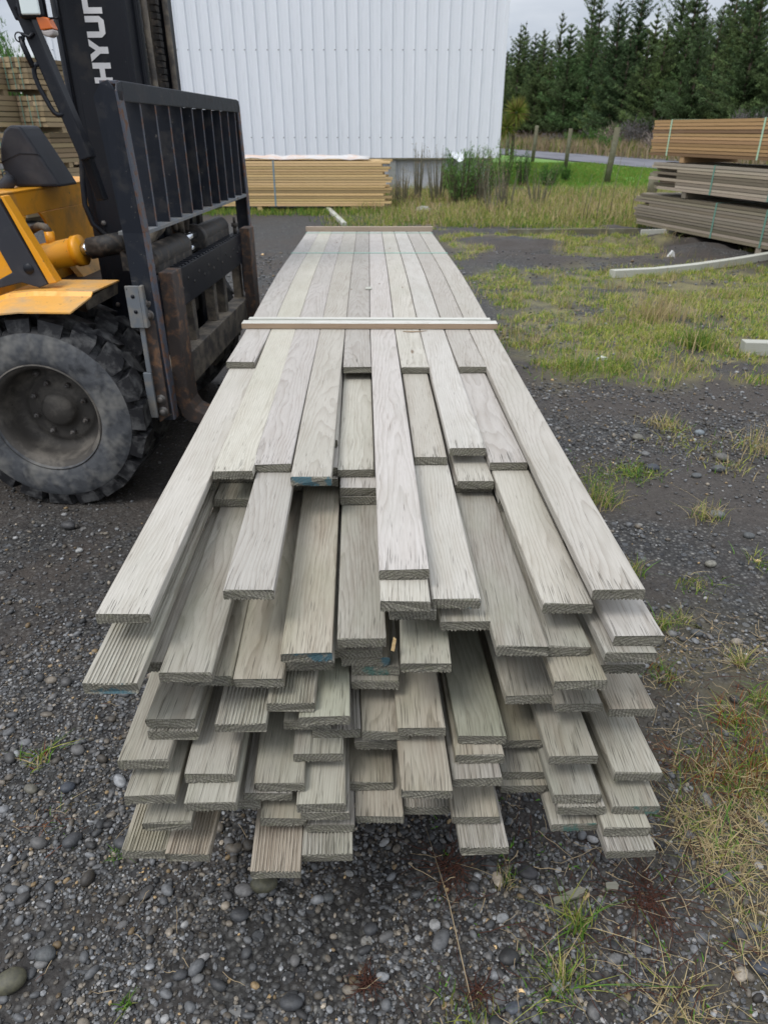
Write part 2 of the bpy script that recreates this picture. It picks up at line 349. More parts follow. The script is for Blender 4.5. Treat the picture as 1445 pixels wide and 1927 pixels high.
def vcol(name, rough=.8, spec=.3, nz=None, trans=0, var=.0, bumpsc=None, vary=False):
    m = NT(name); c = m.n('VertexColor', layer_name='Col').outputs[0]
    if vary: c = m.mix(1.0, c, m.ramp(m.n('ObjectInfo').outputs['Random'], [(0, (.72, .80, .85)), (.4, (1, 1, 1)), (.75, (1.25, 1.15, .95)), (1, (.85, 1.0, .9))]), 'MULTIPLY')
    if nz:
        n1 = m.noise(m.obj(), nz, 3, .6); c = m.mix(m.ramp(n1, [(.35, var), (.65, 0)]), c, (.02, .02, .022))
        if bumpsc: m.set(normal=m.bump(n1, .5, bumpsc))
    m.set(color=c, rough=rough, spec=spec)
    if trans:
        tr = m.n('BsdfTranslucent', i={'Color': c}); ms = m.n('MixShader', i={0: trans, 1: m.p.outputs[0], 2: tr.outputs[0]})
        m.t.links.new(ms.outputs[0], m.out.inputs[0])
    return m.mat
M['pebble'] = vcol('river_pebble', .55, .45, nz=90, var=.5, bumpsc=.002)
M['grass'] = vcol('grass_blade', .7, .2, trans=.25)
M['needle'] = vcol('foliage', .75, .15, trans=.25, vary=True)
M['bark'] = plain('pine_bark', (.11, .085, .065), .95, spec=.1, n_amt=.5, n_sc=5)

# ------------------------------------------------------------------ the strapped pack of decking
PITCH_L, THK = .0225, .0216
_hd = [.6, 1.0, 2.7, 3.65, 4.38, 5.68, 6.2]; _hh = [.699, .692, .651, .626, .644, .665, .675]
def drop0(d):
    return float(np.mean(np.interp([d-.35, d-.17, d, d+.17, d+.35], _hd, _hh)))
def cline(d): return -.02 - .0195*(d-1)
def colx(c): return (c-4.5)*.092
TABLE = [(0,0,-0.466,2.248,0.093,0.00,681),(0,1,-0.344,1.456,0.093,0.00,886),(0,2,-0.261,1.492,0.092,0.00,873),(0,3,-0.163,1.424,0.095,0.00,898),(0,4,-0.085,2.199,0.090,0.00,690),(0,5,0.036,1.060,0.090,0.05,1072),(0,6,0.100,2.194,0.089,0.00,691),(0,7,0.203,1.580,0.089,0.00,843),(0,8,0.283,2.199,0.088,0.00,690),(0,9,0.402,1.000,0.091,0.00,1110),(1,0,-0.439,0.963,0.094,0.00,1155),(1,2,-0.239,1.030,0.090,0.00,1111),(1,5,0.037,0.996,0.087,0.00,1133),(1,6,0.114,1.577,0.080,0.00,860),(1,8,0.299,1.548,0.090,0.00,870),(2,4,-0.068,1.556,0.089,0.00,883),(2,6,0.129,1.034,0.088,0.00,1128),(2,7,0.216,1.494,0.085,0.00,905),(2,8,0.325,1.020,0.089,0.00,1137),(3,5,0.052,1.031,0.085,0.00,1149),(3,9,0.436,0.961,0.086,0.00,1197),(4,0,-0.442,0.870,0.090,0.00,1287),(4,6,0.148,1.029,0.091,0.03,1169),(4,7,0.239,0.960,0.091,0.00,1217),(4,9,0.421,0.944,0.090,0.00,1229),(5,1,-0.335,0.919,0.090,0.00,1267),(5,3,-0.136,0.970,0.091,0.07,1229),(5,4,-0.040,1.009,0.089,0.03,1201),(5,8,0.323,0.986,0.087,0.00,1218),(6,1,-0.379,0.970,0.086,0.00,1248),(6,6,0.074,0.969,0.090,0.00,1249),(6,8,0.337,0.925,0.091,0.03,1281),(7,1,-0.311,0.959,0.087,0.00,1275),(7,2,-0.221,0.955,0.090,0.00,1278),(7,3,-0.135,0.999,0.090,0.05,1245),(7,4,-0.048,1.033,0.091,0.00,1222),(7,9,0.428,0.991,0.089,0.02,1251),(8,4,-0.034,1.036,0.092,0.00,1238),(9,3,-0.166,0.943,0.086,0.03,1323),(9,4,-0.016,1.037,0.091,0.00,1255),(10,1,-0.379,0.926,0.088,0.00,1354),(10,2,-0.253,0.916,0.091,0.03,1362),(10,3,-0.106,0.932,0.092,0.07,1349),(10,4,-0.017,1.023,0.091,0.00,1282),(11,1,-0.376,0.921,0.090,0.00,1376),(11,7,0.275,1.008,0.090,0.06,1309),(11,8,0.363,0.987,0.089,0.01,1324),(12,0,-0.419,0.875,0.090,0.04,1432),(12,3,-0.142,0.965,0.088,0.00,1358),(12,5,0.069,0.950,0.088,0.00,1370),(12,9,0.469,0.998,0.089,0.03,1333),(13,1,-0.304,0.865,0.089,0.00,1458),(13,3,-0.089,0.968,0.092,0.05,1372),(13,4,0.003,0.961,0.088,0.00,1378),(13,6,0.182,0.952,0.090,0.00,1385),(14,0,-0.404,0.839,0.090,0.05,1498),(14,1,-0.297,0.825,0.090,0.04,1511),(14,3,-0.121,0.931,0.095,0.00,1419),(14,5,0.075,0.850,0.090,0.00,1488),(14,6,0.176,0.927,0.090,0.00,1422),(14,8,0.347,0.925,0.090,0.03,1423),(15,2,-0.188,0.884,0.091,0.00,1475),(15,4,-0.011,0.980,0.092,0.00,1396),(15,6,0.169,0.894,0.090,0.06,1466),(16,2,-0.210,0.882,0.088,0.00,1493),(16,3,-0.112,0.858,0.088,0.03,1514),(16,7,0.271,1.005,0.087,0.08,1393),(16,9,0.474,0.926,0.090,0.00,1455),(17,0,-0.384,0.837,0.089,0.05,1549),(17,2,-0.269,0.882,0.087,0.00,1509),(17,3,-0.105,0.858,0.088,0.03,1530),(17,8,0.356,0.895,0.089,0.05,1497),(18,2,-0.183,0.864,0.085,0.00,1541),(18,4,-0.027,0.942,0.091,0.03,1473),(18,7,0.271,0.968,0.086,0.00,1453),(18,8,0.365,0.889,0.088,0.00,1518),(18,9,0.466,0.889,0.088,0.03,1518),(19,3,-0.098,0.867,0.089,0.00,1553),(19,4,-0.008,0.887,0.090,0.00,1536),(19,6,0.171,0.885,0.088,0.03,1537),(19,7,0.273,0.955,0.091,0.03,1478),(19,9,0.445,0.860,0.087,0.04,1560),(20,0,-0.434,0.832,0.082,0.00,1601),(20,1,-0.354,0.825,0.080,-0.03,1608),(20,2,-0.191,0.792,0.089,0.00,1640),(20,3,-0.102,0.825,0.093,0.09,1607),(20,5,0.082,0.924,0.088,0.02,1519),(20,6,0.183,0.838,0.088,0.01,1595),(20,8,0.357,0.887,0.086,0.06,1550),(20,9,0.447,0.832,0.089,0.06,1601)]
ends = {(t[0], t[1]): t for t in TABLE}
_py = lambda *ks: {(t[0], t[1]) for t in TABLE for k in ks if abs(t[6]-k[0]) <= 1 and t[1] == min((u[1] for u in TABLE if abs(u[6]-k[0]) <= 1), key=lambda c: abs(c-k[1]))}
GROOVED = _py((1287, 0), (1323, 3), (1362, 2), (1372, 3), (1601, 0), (1608, 1), (1640, 2), (1607, 3), (1519, 5), (1595, 6), (1601, 9), (1518, 8), (1376, 1))
BLUE = _py((1287, 0), (1229, 3), (1238, 4), (898, 3), (1128, 6)); TEAL = _py((1518, 9), (1550, 8), (1254, 4))
PINK = _py((1640, 2), (1608, 1)); GREENISH = _py((1385, 6), (1349, 3))
def zt(L, d): return CAM_H - drop0(d) - PITCH_L*L

def board_profile(w, grooved_up, rng):
    """cross-section, counter-clockwise seen from the near end (x right, z up), top at z=0"""
    h = w/2; r = .0035; t = THK
    top = []; n = 12
    def arc(cx, cz, a0, a1):
        return [(cx+r*math.cos(R(a0+(a1-a0)*k/2)), cz+r*math.sin(R(a0+(a1-a0)*k/2))) for k in range(3)]
    reeds_b = []
    pitch = (w-.012)/n
    for k in range(n):
        x = -h+.006+pitch*k
        reeds_b += [(x+.0004, -t), (x+pitch*.42, -t+.0), (x+pitch*.58, -t+.0026), (x+pitch*.84, -t+.0026)]
    reeds_b.append((h-.006, -t))
    if not grooved_up:
        pts = arc(-h+r, -t+r, 180, 270)[:2] + reeds_b + arc(h-r, -t+r, 270, 360)[1:] + arc(h-r, -r, 0, 90) + arc(-h+r, -r, 90, 180)
    else:
        reeds_t = [(x, -t-z if False else -(z+t)) for x, z in reeds_b][::-1]
        pts = arc(-h+r, -t+r, 180, 270) + arc(h-r, -t+r, 270, 360) + arc(h-r, -r, 0, 90)[:2] + reeds_t + arc(-h+r, -r, 90, 180)[1:]
    return pts

def make_board(L, c, Xe, de, w, roll, far, vis):
    rng = random.Random(L*100+c+5)
    gu = (L, c) in GROOVED
    prof = board_profile(w, gu, rng); n = len(prof)
    ds = [de]+[de+x for x in (.05, .15, .3)]
    d = de+.45
    while d < far-.25: ds.append(d); d += .3 if d < 3.2 else .4
    ds.append(far)
    ze = zt(L, de)
    org = Vector((Xe, de, ze)); vs = []; far = max(far, de+1)
    cl = 2.62
    sway = rng.uniform(-.003, .003)
    for i, dd in enumerate(ds):
        if dd < cl:
            k = (dd-de)/(cl-de); xc_ = Xe+(colx(c)+cline(cl)-Xe)*k + sway*math.sin(k*math.pi)
            rl = roll*(1-k)*.8
        else: xc_ = colx(c)+cline(dd); rl = 0
        z = zt(L, dd)
        for (px, pz) in prof:
            jy = (rng.uniform(-.0014, .0014)+(.0035 if abs(px) > w/2-.006 and rng.random() < .18 else 0)) if i == 0 else 0
            if i == 0: pz = pz+rng.uniform(-.0005, .0005)-(.0016 if pz > -.002 and rng.random() < .07 else 0)
            vs.append((xc_+px*math.cos(rl)-org.x, dd-de+jy, z+pz+px*math.sin(rl)-org.z))
    m = MB(); m.v = vs
    for i in range(len(ds)-1):
        for j in range(n):
            a, b = i*n+j, i*n+(j+1) % n
            m.f.append([a, b, b+n, a+n]); m.m.append(0); m.sm.append(False)
    m.f.append(list(range(n))[::-1]); m.m.append(1); m.sm.append(False)
    m.f.append(list(range((len(ds)-1)*n, len(ds)*n))); m.m.append(1); m.sm.append(False)
    em = M['end_blue'] if (L, c) in BLUE else M['end_teal'] if (L, c) in TEAL else M['end']
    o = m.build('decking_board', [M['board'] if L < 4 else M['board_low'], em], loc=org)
    me = o.data; me.flip_normals() if False else None
    v = rng.uniform(.92, 1.03); o.color = (v, v*rng.uniform(.975, .998), v*rng.uniform(.93, 1.0), 1)
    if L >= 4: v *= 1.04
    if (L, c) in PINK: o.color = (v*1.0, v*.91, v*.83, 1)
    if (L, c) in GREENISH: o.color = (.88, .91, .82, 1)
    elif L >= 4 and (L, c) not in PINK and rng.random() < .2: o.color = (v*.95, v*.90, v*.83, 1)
    return o

ORD = ['zeroth', 'first', 'second', 'third', 'fourth', 'fifth', 'sixth', 'seventh', 'eighth', 'ninth', 'tenth', 'eleventh', 'twelfth', 'thirteenth', 'fourteenth']
COLN = ['leftmost', 'second', 'third', 'fourth', 'fifth', 'sixth', 'seventh', 'eighth', 'ninth', 'rightmost']
percol = {}
for t in sorted(TABLE, key=lambda t: t[6]): percol.setdefault(t[1], []).append((t[0], t[1]))
shift = {}
for L in range(21):
    for c in range(10):
        near = sorted([(abs(k[1]-c)+.35*abs(k[0]-L), ends[k][2]-colx(k[1])-cline(ends[k][3])) for k in ends if abs(k[0]-L) <= 4 and ends[k][3] < 1.3])[:3]
        shift[(L, c)] = sum(s/(a+.3) for a, s in near)/sum(1/(a+.3) for a, s in near) if near else 0
for L in range(21):
    for c in range(10):
        rng = random.Random(L*31+c*7)
        far = 5.66+rng.uniform(-.03, .03) - (0 if L == 0 else rng.uniform(0, .25))
        if (L, c) in ends:
            _, _, Xe, de, w, roll, py = ends[(L, c)]
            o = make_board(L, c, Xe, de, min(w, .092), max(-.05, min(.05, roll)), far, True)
            k = percol[c].index((L, c))+1; n = len(percol[c])
            colname = COLN[c]+' column' if c in (0, 9) else COLN[c]+' column from the left'
            look = 'grooved board' if (L, c) in GROOVED else ('pale flat board' if L < 4 else 'grey-green board')
            if (L, c) in BLUE: look = 'blue-ended '+look
            if (L, c) in TEAL: look = 'teal-ended '+look
            pos = ('topmost end' if k == 1 else 'lowest end' if k == n else ORD[k]+' end down')
            tag(o, '%s, %s in the %s' % (look, pos, colname), 'decking board', 'grey decking boards in the strapped pack')
        else:
            de = 1.0
            hk = drop0(1.2)+PITCH_L*L
            for cc in (c-1, c, c+1):
                ab = [ends[(l, cc)] for l in range(L) if (l, cc) in ends]
                if cc == c and ab:
                    for a in ab: de = max(de, a[3]*hk/(drop0(1.2)+PITCH_L*(a[0]+1)) if False else min(a[3], 1.3)*hk/(drop0(1.2)+PITCH_L*(a[0]+.8)))
            up = [ends[(l, c)] for l in range(L) if (l, c) in ends]
            if L <= 2 and up: de = max(de, max(a[3] for a in up)*1.06)
            de = min(de, 2.4)+rng.uniform(.04, .22)
            xs = colx(c)+cline(de)+shift[(L, c)]*max(0, (2.62-de)/1.7)
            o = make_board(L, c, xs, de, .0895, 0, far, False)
            tag(o, 'grey decking board buried inside the strapped pack with its end out of sight', 'decking board', 'decking boards buried inside the pack')

def cross_batten(d, half, name, label, hgt, depth, mats, group=None, x0=None, sag=0.0, zoff=.0):
    m = MB(); xs = np.linspace(-half, half, 9)
    cx = cline(d)
    z0 = zt(0, d)+.0015+zoff
    m.box((-half, -depth/2, 0), (half, depth/2, hgt))
    o = m.build(name, mats[0], loc=(cx, d, z0), bevel=.0015)
    return o
def strap(d, half, name, label, lift, mat, w=.010, wrap=True):
    """flat plastic strap drawn tight round the pack at distance d"""
    m = MB(); t = .0012; z = zt(0, d)+lift; zb = zt(20, d)-THK-.003; cx = cline(d)
    if wrap:
        m.box((-half, -w/2, z), (half, w/2, z+t)); m.box((-half-t, -w/2, zb), (-half, w/2, z+t)); m.box((half, -w/2, zb), (half+t, w/2, z+t)); m.box((-half, -w/2, zb-t), (half, w/2, zb))
    o = m.build(name, mat, loc=(cx, d, 0))
    tag(o, label, 'strap'); return o
# batten over the pack at the near strap: pale top, fresh brown front edge, with a thinner strip behind it
b = MB(); b.box((-.475, -.028, 0), (.472, .022, .019)); 
for i, f in enumerate(list(b.f)):
    if i == 2: b.m[i] = 1
o = b.build('cross_batten', [M['batten'], M['batten_side']], loc=(cline(2.66), 2.66, zt(0, 2.66)+.002), rz=-.008)
tag(o, 'front timber batten laid across the pack with a fresh brown front edge', 'batten')
b = MB(); b.box((-.462, -.012, 0), (.457, .016, .0155))
o = b.build('cross_batten', [M['batten']], loc=(cline(2.72), 2.725, zt(0, 2.72)+.002), rz=-.014)
tag(o, 'thin pale strip of timber lying right behind the front batten on the pack', 'batten')
b = MB(); b.box((-.47, -.02, 0), (.47, .02, .03))
o = b.build('cross_batten', [M['batten_side']], loc=(cline(5.60), 5.63, zt(0, 5.63)+.002), rz=.0)
o.color = (1.1, 1.2, 1.35, 1)
tag(o, 'brown batten laid across the far end of the decking pack', 'batten')
strap(2.693, .462, 'plastic_strap', 'green string strap along the two battens at the near clamp', .0005, M['string'], .008)
strap(4.42, .462, 'plastic_strap', 'thin green strap across the middle of the pack', .001, M['string'], .017)
strap(5.50, .462, 'plastic_strap', 'thin green strap close to the far end of the pack', .001, M['string'], .017)
# sliver of bark and a curl of wood on the pack
b = MB(); b.tube([(0, 0, 0), (.03, -.012, .002), (.06, -.004, .001), (.09, .008, .001)], [.0012, .0025, .002, .0006], 6)
tag(b.build('bark_strip', M['batten_side'], loc=(.07, 2.60, zt(0, 2.6)+.002)), 'dark curl of bark lying in front of the brown batten', 'bark')
b = MB(); b.prism([(0, 0, 0), (.03, .006, 0), (.028, .05, 0), (.004, .04, 0)], (0, 0, .004))
tag(b.build('wood_chip', M['palewood'], loc=(-.085, 3.28, zt(0, 3.28)+.002)), 'small pale wood chip lying on top of the pack', 'wood chip')
b = MB(); b.prism([(0, 0, 0), (.006, -.003, 0), (.009, .0, .022), (.004, .002, .026)], (.001, .004, 0))
tag(b.build('wood_splinter', M['pine'], loc=(.012, .985, zt(4, .99)-.03)), 'fresh orange splinter sticking up between two board ends', 'splinter')

# ------------------------------------------------------------------ forklift (local x forward, y away from the camera)
fk = empty('forklift', (-.933, 2.8, 0), -R(2.6))
tag(fk, 'orange and black forklift with its forks under the decking pack', 'forklift')
def part(m, name, mats, parent=None, bevel=0, label=None):
    o = m.build(name, mats, parent or fk, bevel=bevel)
    if label: o['label'] = label
    return o
# --- wheels
def wheel(cy, name, outer=True, cx=-.50, Rr=.42):
    w = empty(name, (cx, cy, Rr)); w.parent = fk
    m = MB(); c = (0, 0, 0); wd = .21
    prof = [(.225, .018), (.235, .004), (.26, -.001), (.30, -.003), (.345, .002), (.362, .010), (.374, .022), (.380, .05), (.380, wd-.05), (.374, wd-.022), (.362, wd-.01), (.33, wd), (.26, wd), (.225, wd-.02)]
    m.lathe(prof[:6], c, n=96); s = m
    m.mi = 1; m.lathe(prof[5:], c, n=96)
    # lug tread: interlocking blocks running over the shoulder
    nl = 19
    for k in range(nl):
        for side in (0, 1):
            a0 = 2*math.pi*(k+.5*side)/nl; da = 2*math.pi/nl*.37
            y0, y1, y2 = (.012, .075, .118) if side == 0 else (wd-.012, wd-.075, wd-.118)
            ring = []
            for (yy, r0, sk, wf) in ((y0, .368, 0, 1.0), (y0+(.010 if side == 0 else -.010), .4185, 0, 1.0), (y1, .4225, .35, .95), (y2, .4225, .8, .62)):
                for q in (-1, 1):
                    a = a0+q*da*wf+da*sk*(1 if side == 0 else 1)
                    ring.append((r0*math.cos(a), yy, r0*math.sin(a)))
            base = []
            for (yy, r0, sk, wf) in ((y0+.002*(1 if side == 0 else -1), .345, 0, 1.02), (y0+(.012 if side == 0 else -.012), .372, 0, 1.02), (y1, .374, .35, .97), (y2, .374, .8, .64)):
                for q in (-1, 1):
                    a = a0+q*da*wf+da*sk
                    base.append((r0*math.cos(a), yy, r0*math.sin(a)))
            vs = ring+base
            fs = [(0,1,3,2), (2,3,5,4), (4,5,7,6), (0,2,10,8), (2,4,12,10), (4,6,14,12), (1,9,11,3), (3,11,13,5), (5,13,15,7), (6,7,15,14), (0,8,9,1)]
            m.add(vs, fs)
    # raised ribs on the sidewall
    if outer:
        m.mi = 0
        for k in range(0):
            a = 2*math.pi*k/60; r0, r1 = .352, .366
            m.add([(r*math.cos(a+q), y, r*math.sin(a+q)) for y in (.0, .008) for r, q in ((r0, -.012), (r1, -.012), (r1, .012), (r0, .012))], [(0,1,2,3), (0,4,5,1), (1,5,6,2), (2,6,7,3), (3,7,4,0)])
    t = m.build('tyre', [M['sidewall'], M['rubber']], w)
    bmesh_fix(t)
    m = MB()
    pr = [(.232, .0), (.238, .004), (.236, .012), (.222, .016), (.212, .03), (.206, .05), (.203, .10), (.196, .135), (.175, .155), (.155, .158), (.148, .150), (.135, .149), (.120, .150), (.075, .150), (.073, .12), (.060, .105), (.0, .102)]
    m.lathe(pr, c, n=72); o = m.build('rim', M['rim'], w); bmesh_fix(o)
    if outer:
        m = MB()
        for k in range(8):
            a = 2*math.pi*k/8+.3
            cx_, cz_ = .118*math.cos(a), .118*math.sin(a)
            m.lathe([(0, .128), (.011, .128), (.012, .131), (.012, .152)], (cx_, 0, cz_), n=6)
            m.lathe([(0, .118), (.006, .118), (.006, .13)], (cx_, 0, cz_), n=8)
        m.lathe([(0, .125), (.014, .126), (.014, .15)], (.172*math.cos(2.0), 0, .172*math.sin(2.0)), n=6)
        o = m.build('wheel_nuts', M['bolt'], w)
        for q in (2.5, -.6):
            pass
    return w
def bmesh_fix(o):
    bm = bmesh.new(); bm.from_mesh(o.data); bmesh.ops.recalc_face_normals(bm, faces=bm.faces); bm.to_mesh(o.data); bm.free()
wheel(.0, 'front_wheel'); wheel(.235, 'front_wheel', False)
wheel(1.68, 'front_wheel', False); wheel(1.445, 'front_wheel', False)
m = MB(); m.box((-.58, .42, .30), (-.42, 1.44, .52)); part(m, 'axle', M['grease'], bevel=.02)

# --- load backrest: two side posts, top bar, bottom rail and nine upright bars
bk = empty('load_backrest', (0, 0, 0)); bk.parent = fk
def post(bs, side, name='side_post'):
    m = MB(); zs = [1.652, 1.15, .375]
    dep = -.078
    for (i, j) in ((0, 1), (1, 2)):
        z0, z1 = zs[i], zs[j]; b0, b1 = bs[i], bs[j]
        if i == 0:
            m.prism([(dep+.03, b0, z0-.010), (-.02, b0, z0), (0, b0, z0-.03), (0, b1, z1), (dep, b1, z1), (dep, b0, z0-.05)], (0, .014*side, 0))
        else:
            m.prism([(0, b0, z0), (0, b1, z1), (dep, b1, z1), (dep, b0, z0)], (0, .014*side, 0))
    o = m.build(name, M['navy'], bk)
    e = MB()
    for (i, j) in ((0, 1), (1, 2)):
        z0, z1 = zs[i]-(.03 if i == 0 else 0), zs[j]; b0, b1 = bs[i], bs[j]
        e.prism([(.0, b0-.001*side, z0), (.0, b0+.055*side, z0), (.0, b1+.055*side, z1), (.0, b1-.001*side, z1)], (.008, 0, 0))
    p2 = e.build('front_flange', M['edge'], bk, bevel=.002)
    return o
post((.045, .105, .135), 1); post((1.935, 1.985, 2.0), -1)
m = MB()
m.prism([(0, .10, 1.652), (0, .10, 1.588), (0, 1.88, 1.588), (0, 1.88, 1.652)], (.008, 0, 0))
m.prism([(0, .045, 1.62), (0, .06, 1.645), (0, .10, 1.652), (0, .10, 1.588), (0, .05, 1.588)], (.008, 0, 0))
m.prism([(0, 1.935, 1.62), (0, 1.92, 1.645), (0, 1.88, 1.652), (0, 1.88, 1.588), (0, 1.93, 1.588)], (.008, 0, 0))
m.build('top_bar', M['navy'], bk, bevel=.003)
m = MB(); m.box((-.06, .07, 1.640), (0, 1.91, 1.652)); m.build('top_flange', M['edge'], bk, bevel=.002)
m = MB(); m.box((-.10, .115, 1.140), (.006, 1.975, 1.155)); m.build('bottom_rail', M['dustsheet'], bk, bevel=.002)
for k in range(10):
    bb = .27+.172*k
    m = MB(); m.box((-.105, bb, 1.155), (.0, bb+.010, 1.59)); o = m.build('backrest_bar', M['navy'], bk)
    e = MB(); e.box((.0, bb-.0005, 1.157), (.0025, bb+.0105, 1.588)); e.build('bar_edge', M['edge'], o)

# --- carriage
cg = empty('carriage', (0, 0, 0)); cg.parent = fk
m = MB()
m.prism([(0, .17, .955), (0, .17, .79), (0, 1.93, .79), (0, 1.93, .955)], (-.05, 0, 0))
for k in range(30): m.box((-.048, .40+.05*k, .953), (-.002, .40+.05*k+.028, .963))
m.build('upper_fork_bar', M['black'], cg, bevel=.003)
m = MB()
for k in range(16): m.lathe([(0, .002), (.008, .002), (.008, .0)], (0, .42+.09*k, .895-(k % 2)*.03), ax='x', n=10)
m.build('bar_holes', M['grease'], cg)
m = MB(); m.prism([(0, .17, .575), (0, .17, .425), (0, 1.93, .425), (0, 1.93, .575)], (-.09, 0, 0))
m.build('lower_fork_bar', M['rustdust'], cg, bevel=.004)
for bb in (.52, .72, 1.12, 1.34, 1.74):
    m = MB(); m.box((-.085, bb, .575), (-.035, bb+.055, .79)); m.build('upright', M['rustdust'], cg, bevel=.003)
m = MB(); m.box((-.20, .46, .30), (-.14, .52, 1.10)); m.box((-.20, 1.38, .30), (-.14, 1.44, 1.10)); m.box((-.18, .5, .62), (-.15, 1.4, .74))
m.box((-.15, .60, .28), (-.09, .78, .42)); m.box((-.15, 1.2, .30), (-.09, 1.4, .42)); m.build('inner_carriage', M['grease'], cg, bevel=.004)
# side shift cylinder lying along the top bar
m = MB(); m.tube([(-.10, .36, 1.005), (-.10, .86, 1.005)], .058, 20); m.box((-.16, .36, .955), (-.045, .86, 1.0)); m.build('side_shift_cylinder', M['grease'], cg, bevel=.004)
m = MB(); m.tube([(-.10, 1.10, 1.005), (-.10, 1.62, 1.005)], .055, 20); m.box((-.16, 1.10, .955), (-.045, 1.62, 1.0)); m.tube([(-.10, 1.06, 1.005), (-.10, 1.11, 1.005)], .07, 20)
m.build('side_shift_cylinder', M['grease'], cg, bevel=.004)
m = MB(); m.tube([(-.085, .85, 1.03), (-.085, 1.08, 1.03)], .021, 14); m.tube([(-.085, .85, .975), (-.085, 1.08, .975)], .021, 14); m.build('chrome_rod', M['chrome'], cg)
m = MB(); m.tube([(-.16, .52, .97), (-.15, .56, 1.06), (-.13, .68, 1.13), (-.12, .86, 1.15), (-.13, .98, 1.10), (-.14, 1.02, 1.02)], .022, 10)
m.tube([(-.18, .60, .95), (-.17, .66, 1.05), (-.15, .80, 1.10), (-.15, .95, 1.09), (-.17, 1.08, 1.0)], .018, 10); m.build('hydraulic_hose', M['rustdust'], cg)
for (bb, aa) in ((.19, -.02), (1.66, -.02)):
    m = MB(); m.tube([(aa, bb, .955), (aa, bb, 1.0)], .012, 8); m.tube([(aa, bb, 1.0), (aa, bb, 1.02)], .02, 8); m.tube([(aa, bb, 1.02), (aa, bb, 1.05)], .008, 8); m.build('fork_pin', M['grease'], cg)
# mounting brackets bolted on at the near edge
m = MB(); m.box((-.10, .085, .79), (-.045, .10, .955)); m.box((-.045, .085, .79), (-.03, .16, .955)); m.build('mounting_bracket', M['dustsheet'], cg, bevel=.002)
m = MB(); m.box((-.085, .09, .40), (-.05, .105, .60)); m.box((-.07, .095, .60), (-.05, .105, .79)); m.build('mounting_bracket', M['dustsheet'], cg, bevel=.003)
m = MB(); m.prism([(-.065, .118, .95), (-.008, .118, .95), (-.008, .118, .40), (-.055, .118, .37), (-.075, .118, .45)], (0, .012, 0)); m.build('side_plate', M['rust'], cg, bevel=.002)
for (aa, zz) in ((-.035, .885), (-.030, .835), (-.035, .475), (-.032, .42)):
    m = MB(); m.lathe([(0, -.016), (.013, -.016), (.0145, -.013), (.0145, 0)], (aa, .118, zz), n=6); m.lathe([(.0, -.003), (.022, -.003), (.022, 0)], (aa, .118, zz), n=14)
    m.build('bolt', M['bolt'], cg)
m = MB()
for (aa, zz) in ((-.072, .915), (-.069, .855)): m.lathe([(.0, -.001), (.008, -.001), (.008, .004)], (aa, .0848, zz), n=12)
m.build('bolt_holes', M['black'], cg)

# --- forks: upright shank, curved heel and long blade
def fork(b0, name='fork'):
    w = .13
    side = [(.055, .985), (.055, .48), (.058, .43), (.075, .395), (.105, .378), (.15, .372), (1.22, .372), (1.22, .362), (.9, .345), (.3, .328), (.09, .322), (.04, .335), (.012, .365), (-.004, .42), (-.004, .985)]
    m = MB(); m.prism([(a, b0, z) for a, z in side], (0, w, 0))
    o = m.build(name, M['rust'], fk, bevel=.005); return o
fork(.215); fork(1.70)

# --- mast
ms = empty('mast', (0, 0, 0)); ms.parent = fk
for (b0, s) in ((.70, 1), (1.34, -1)):
    m = MB()
    m.box((-.422, b0, .22), (-.150, b0+.022*s, 3.3)); m.box((-.425, b0-.001*s, .22), (-.395, b0+.10*s, 3.3)); m.box((-.175, b0-.001*s, .22), (-.147, b0+.09*s, 3.3))
    m.build('outer_channel', M['black'], ms, bevel=.004)
    m = MB(); m.box((-.38, b0+.095*s, .3), (-.355, b0+.16*s, 3.4)); m.box((-.38, b0+.08*s, .3), (-.135, b0+.10*s, 3.4)); m.box((-.155, b0+.082*s, .3), (-.13, b0+.13*s, 3.4)); m.build('inner_channel', M['black'], ms, bevel=.004)
    m = MB(); m.tube([(-.22, b0+.17*s, .4), (-.22, b0+.17*s, 2.7)], .032, 18); m.build('lift_cylinder', M['rustdust'], ms)
    m = MB()
    for k in range(88):
        z = .95+.027*k
        for q in (-1, 0, 1): m.box((-.185+(.002 if k % 2 else 0), b0+(.20+.016*q)*s-.005, z), (-.155+(.002 if k % 2 else 0), b0+(.20+.016*q)*s+.005, z+.022))
    m.build('lift_chain', M['grease'], ms)
m = MB(); m.box((-.45, .72, 2.35), (-.41, 1.32, 2.5)); m.box((-.45, .72, .5), (-.42, 1.32, .72)); m.box((-.44, .72, 2.9), (-.2, 1.32, 3.0)); m.build('cross_member', M['black'], ms, bevel=.004)
# thin outer rail seen left of the lettering, with hose
m = MB(); m.box((-.46, .715, .85), (-.428, .75, 3.2)); m.build('hose_guide', M['black'], ms, bevel=.003)
m = MB(); m.tube([(-.44, .69, 3.0), (-.44, .69, 1.38), (-.45, .68, 1.3), (-.455, .67, 1.2), (-.43, .66, 1.12), (-.39, .68, 1.07), (-.35, .70, 1.04)], .012, 8); m.build('hydraulic_hose', M['black'], ms)
# lettering runs up the near channel, letter tops towards the rear
m = MB(); B0 = .6985
def st(u0, v0, u1, v1, slope=None):       # u upward along the mast, v across (towards the rear)
    m.box((-.140-v0, B0-.0015, u0), (-.140-v1, B0, u1))
def quad(pts): m.prism([(-.140-v, B0, u) for u, v in pts], (0, -.0015, 0))
u = 1.674; vl, vh = .107, .185; t = .0235; lw = .074; gap = .008
# H
st(u, vl, u+t*.9, vh); st(u+lw-t*.9, vl, u+lw, vh); st(u+t*.9, vl+.028, u+lw-t*.9, vh-.028)
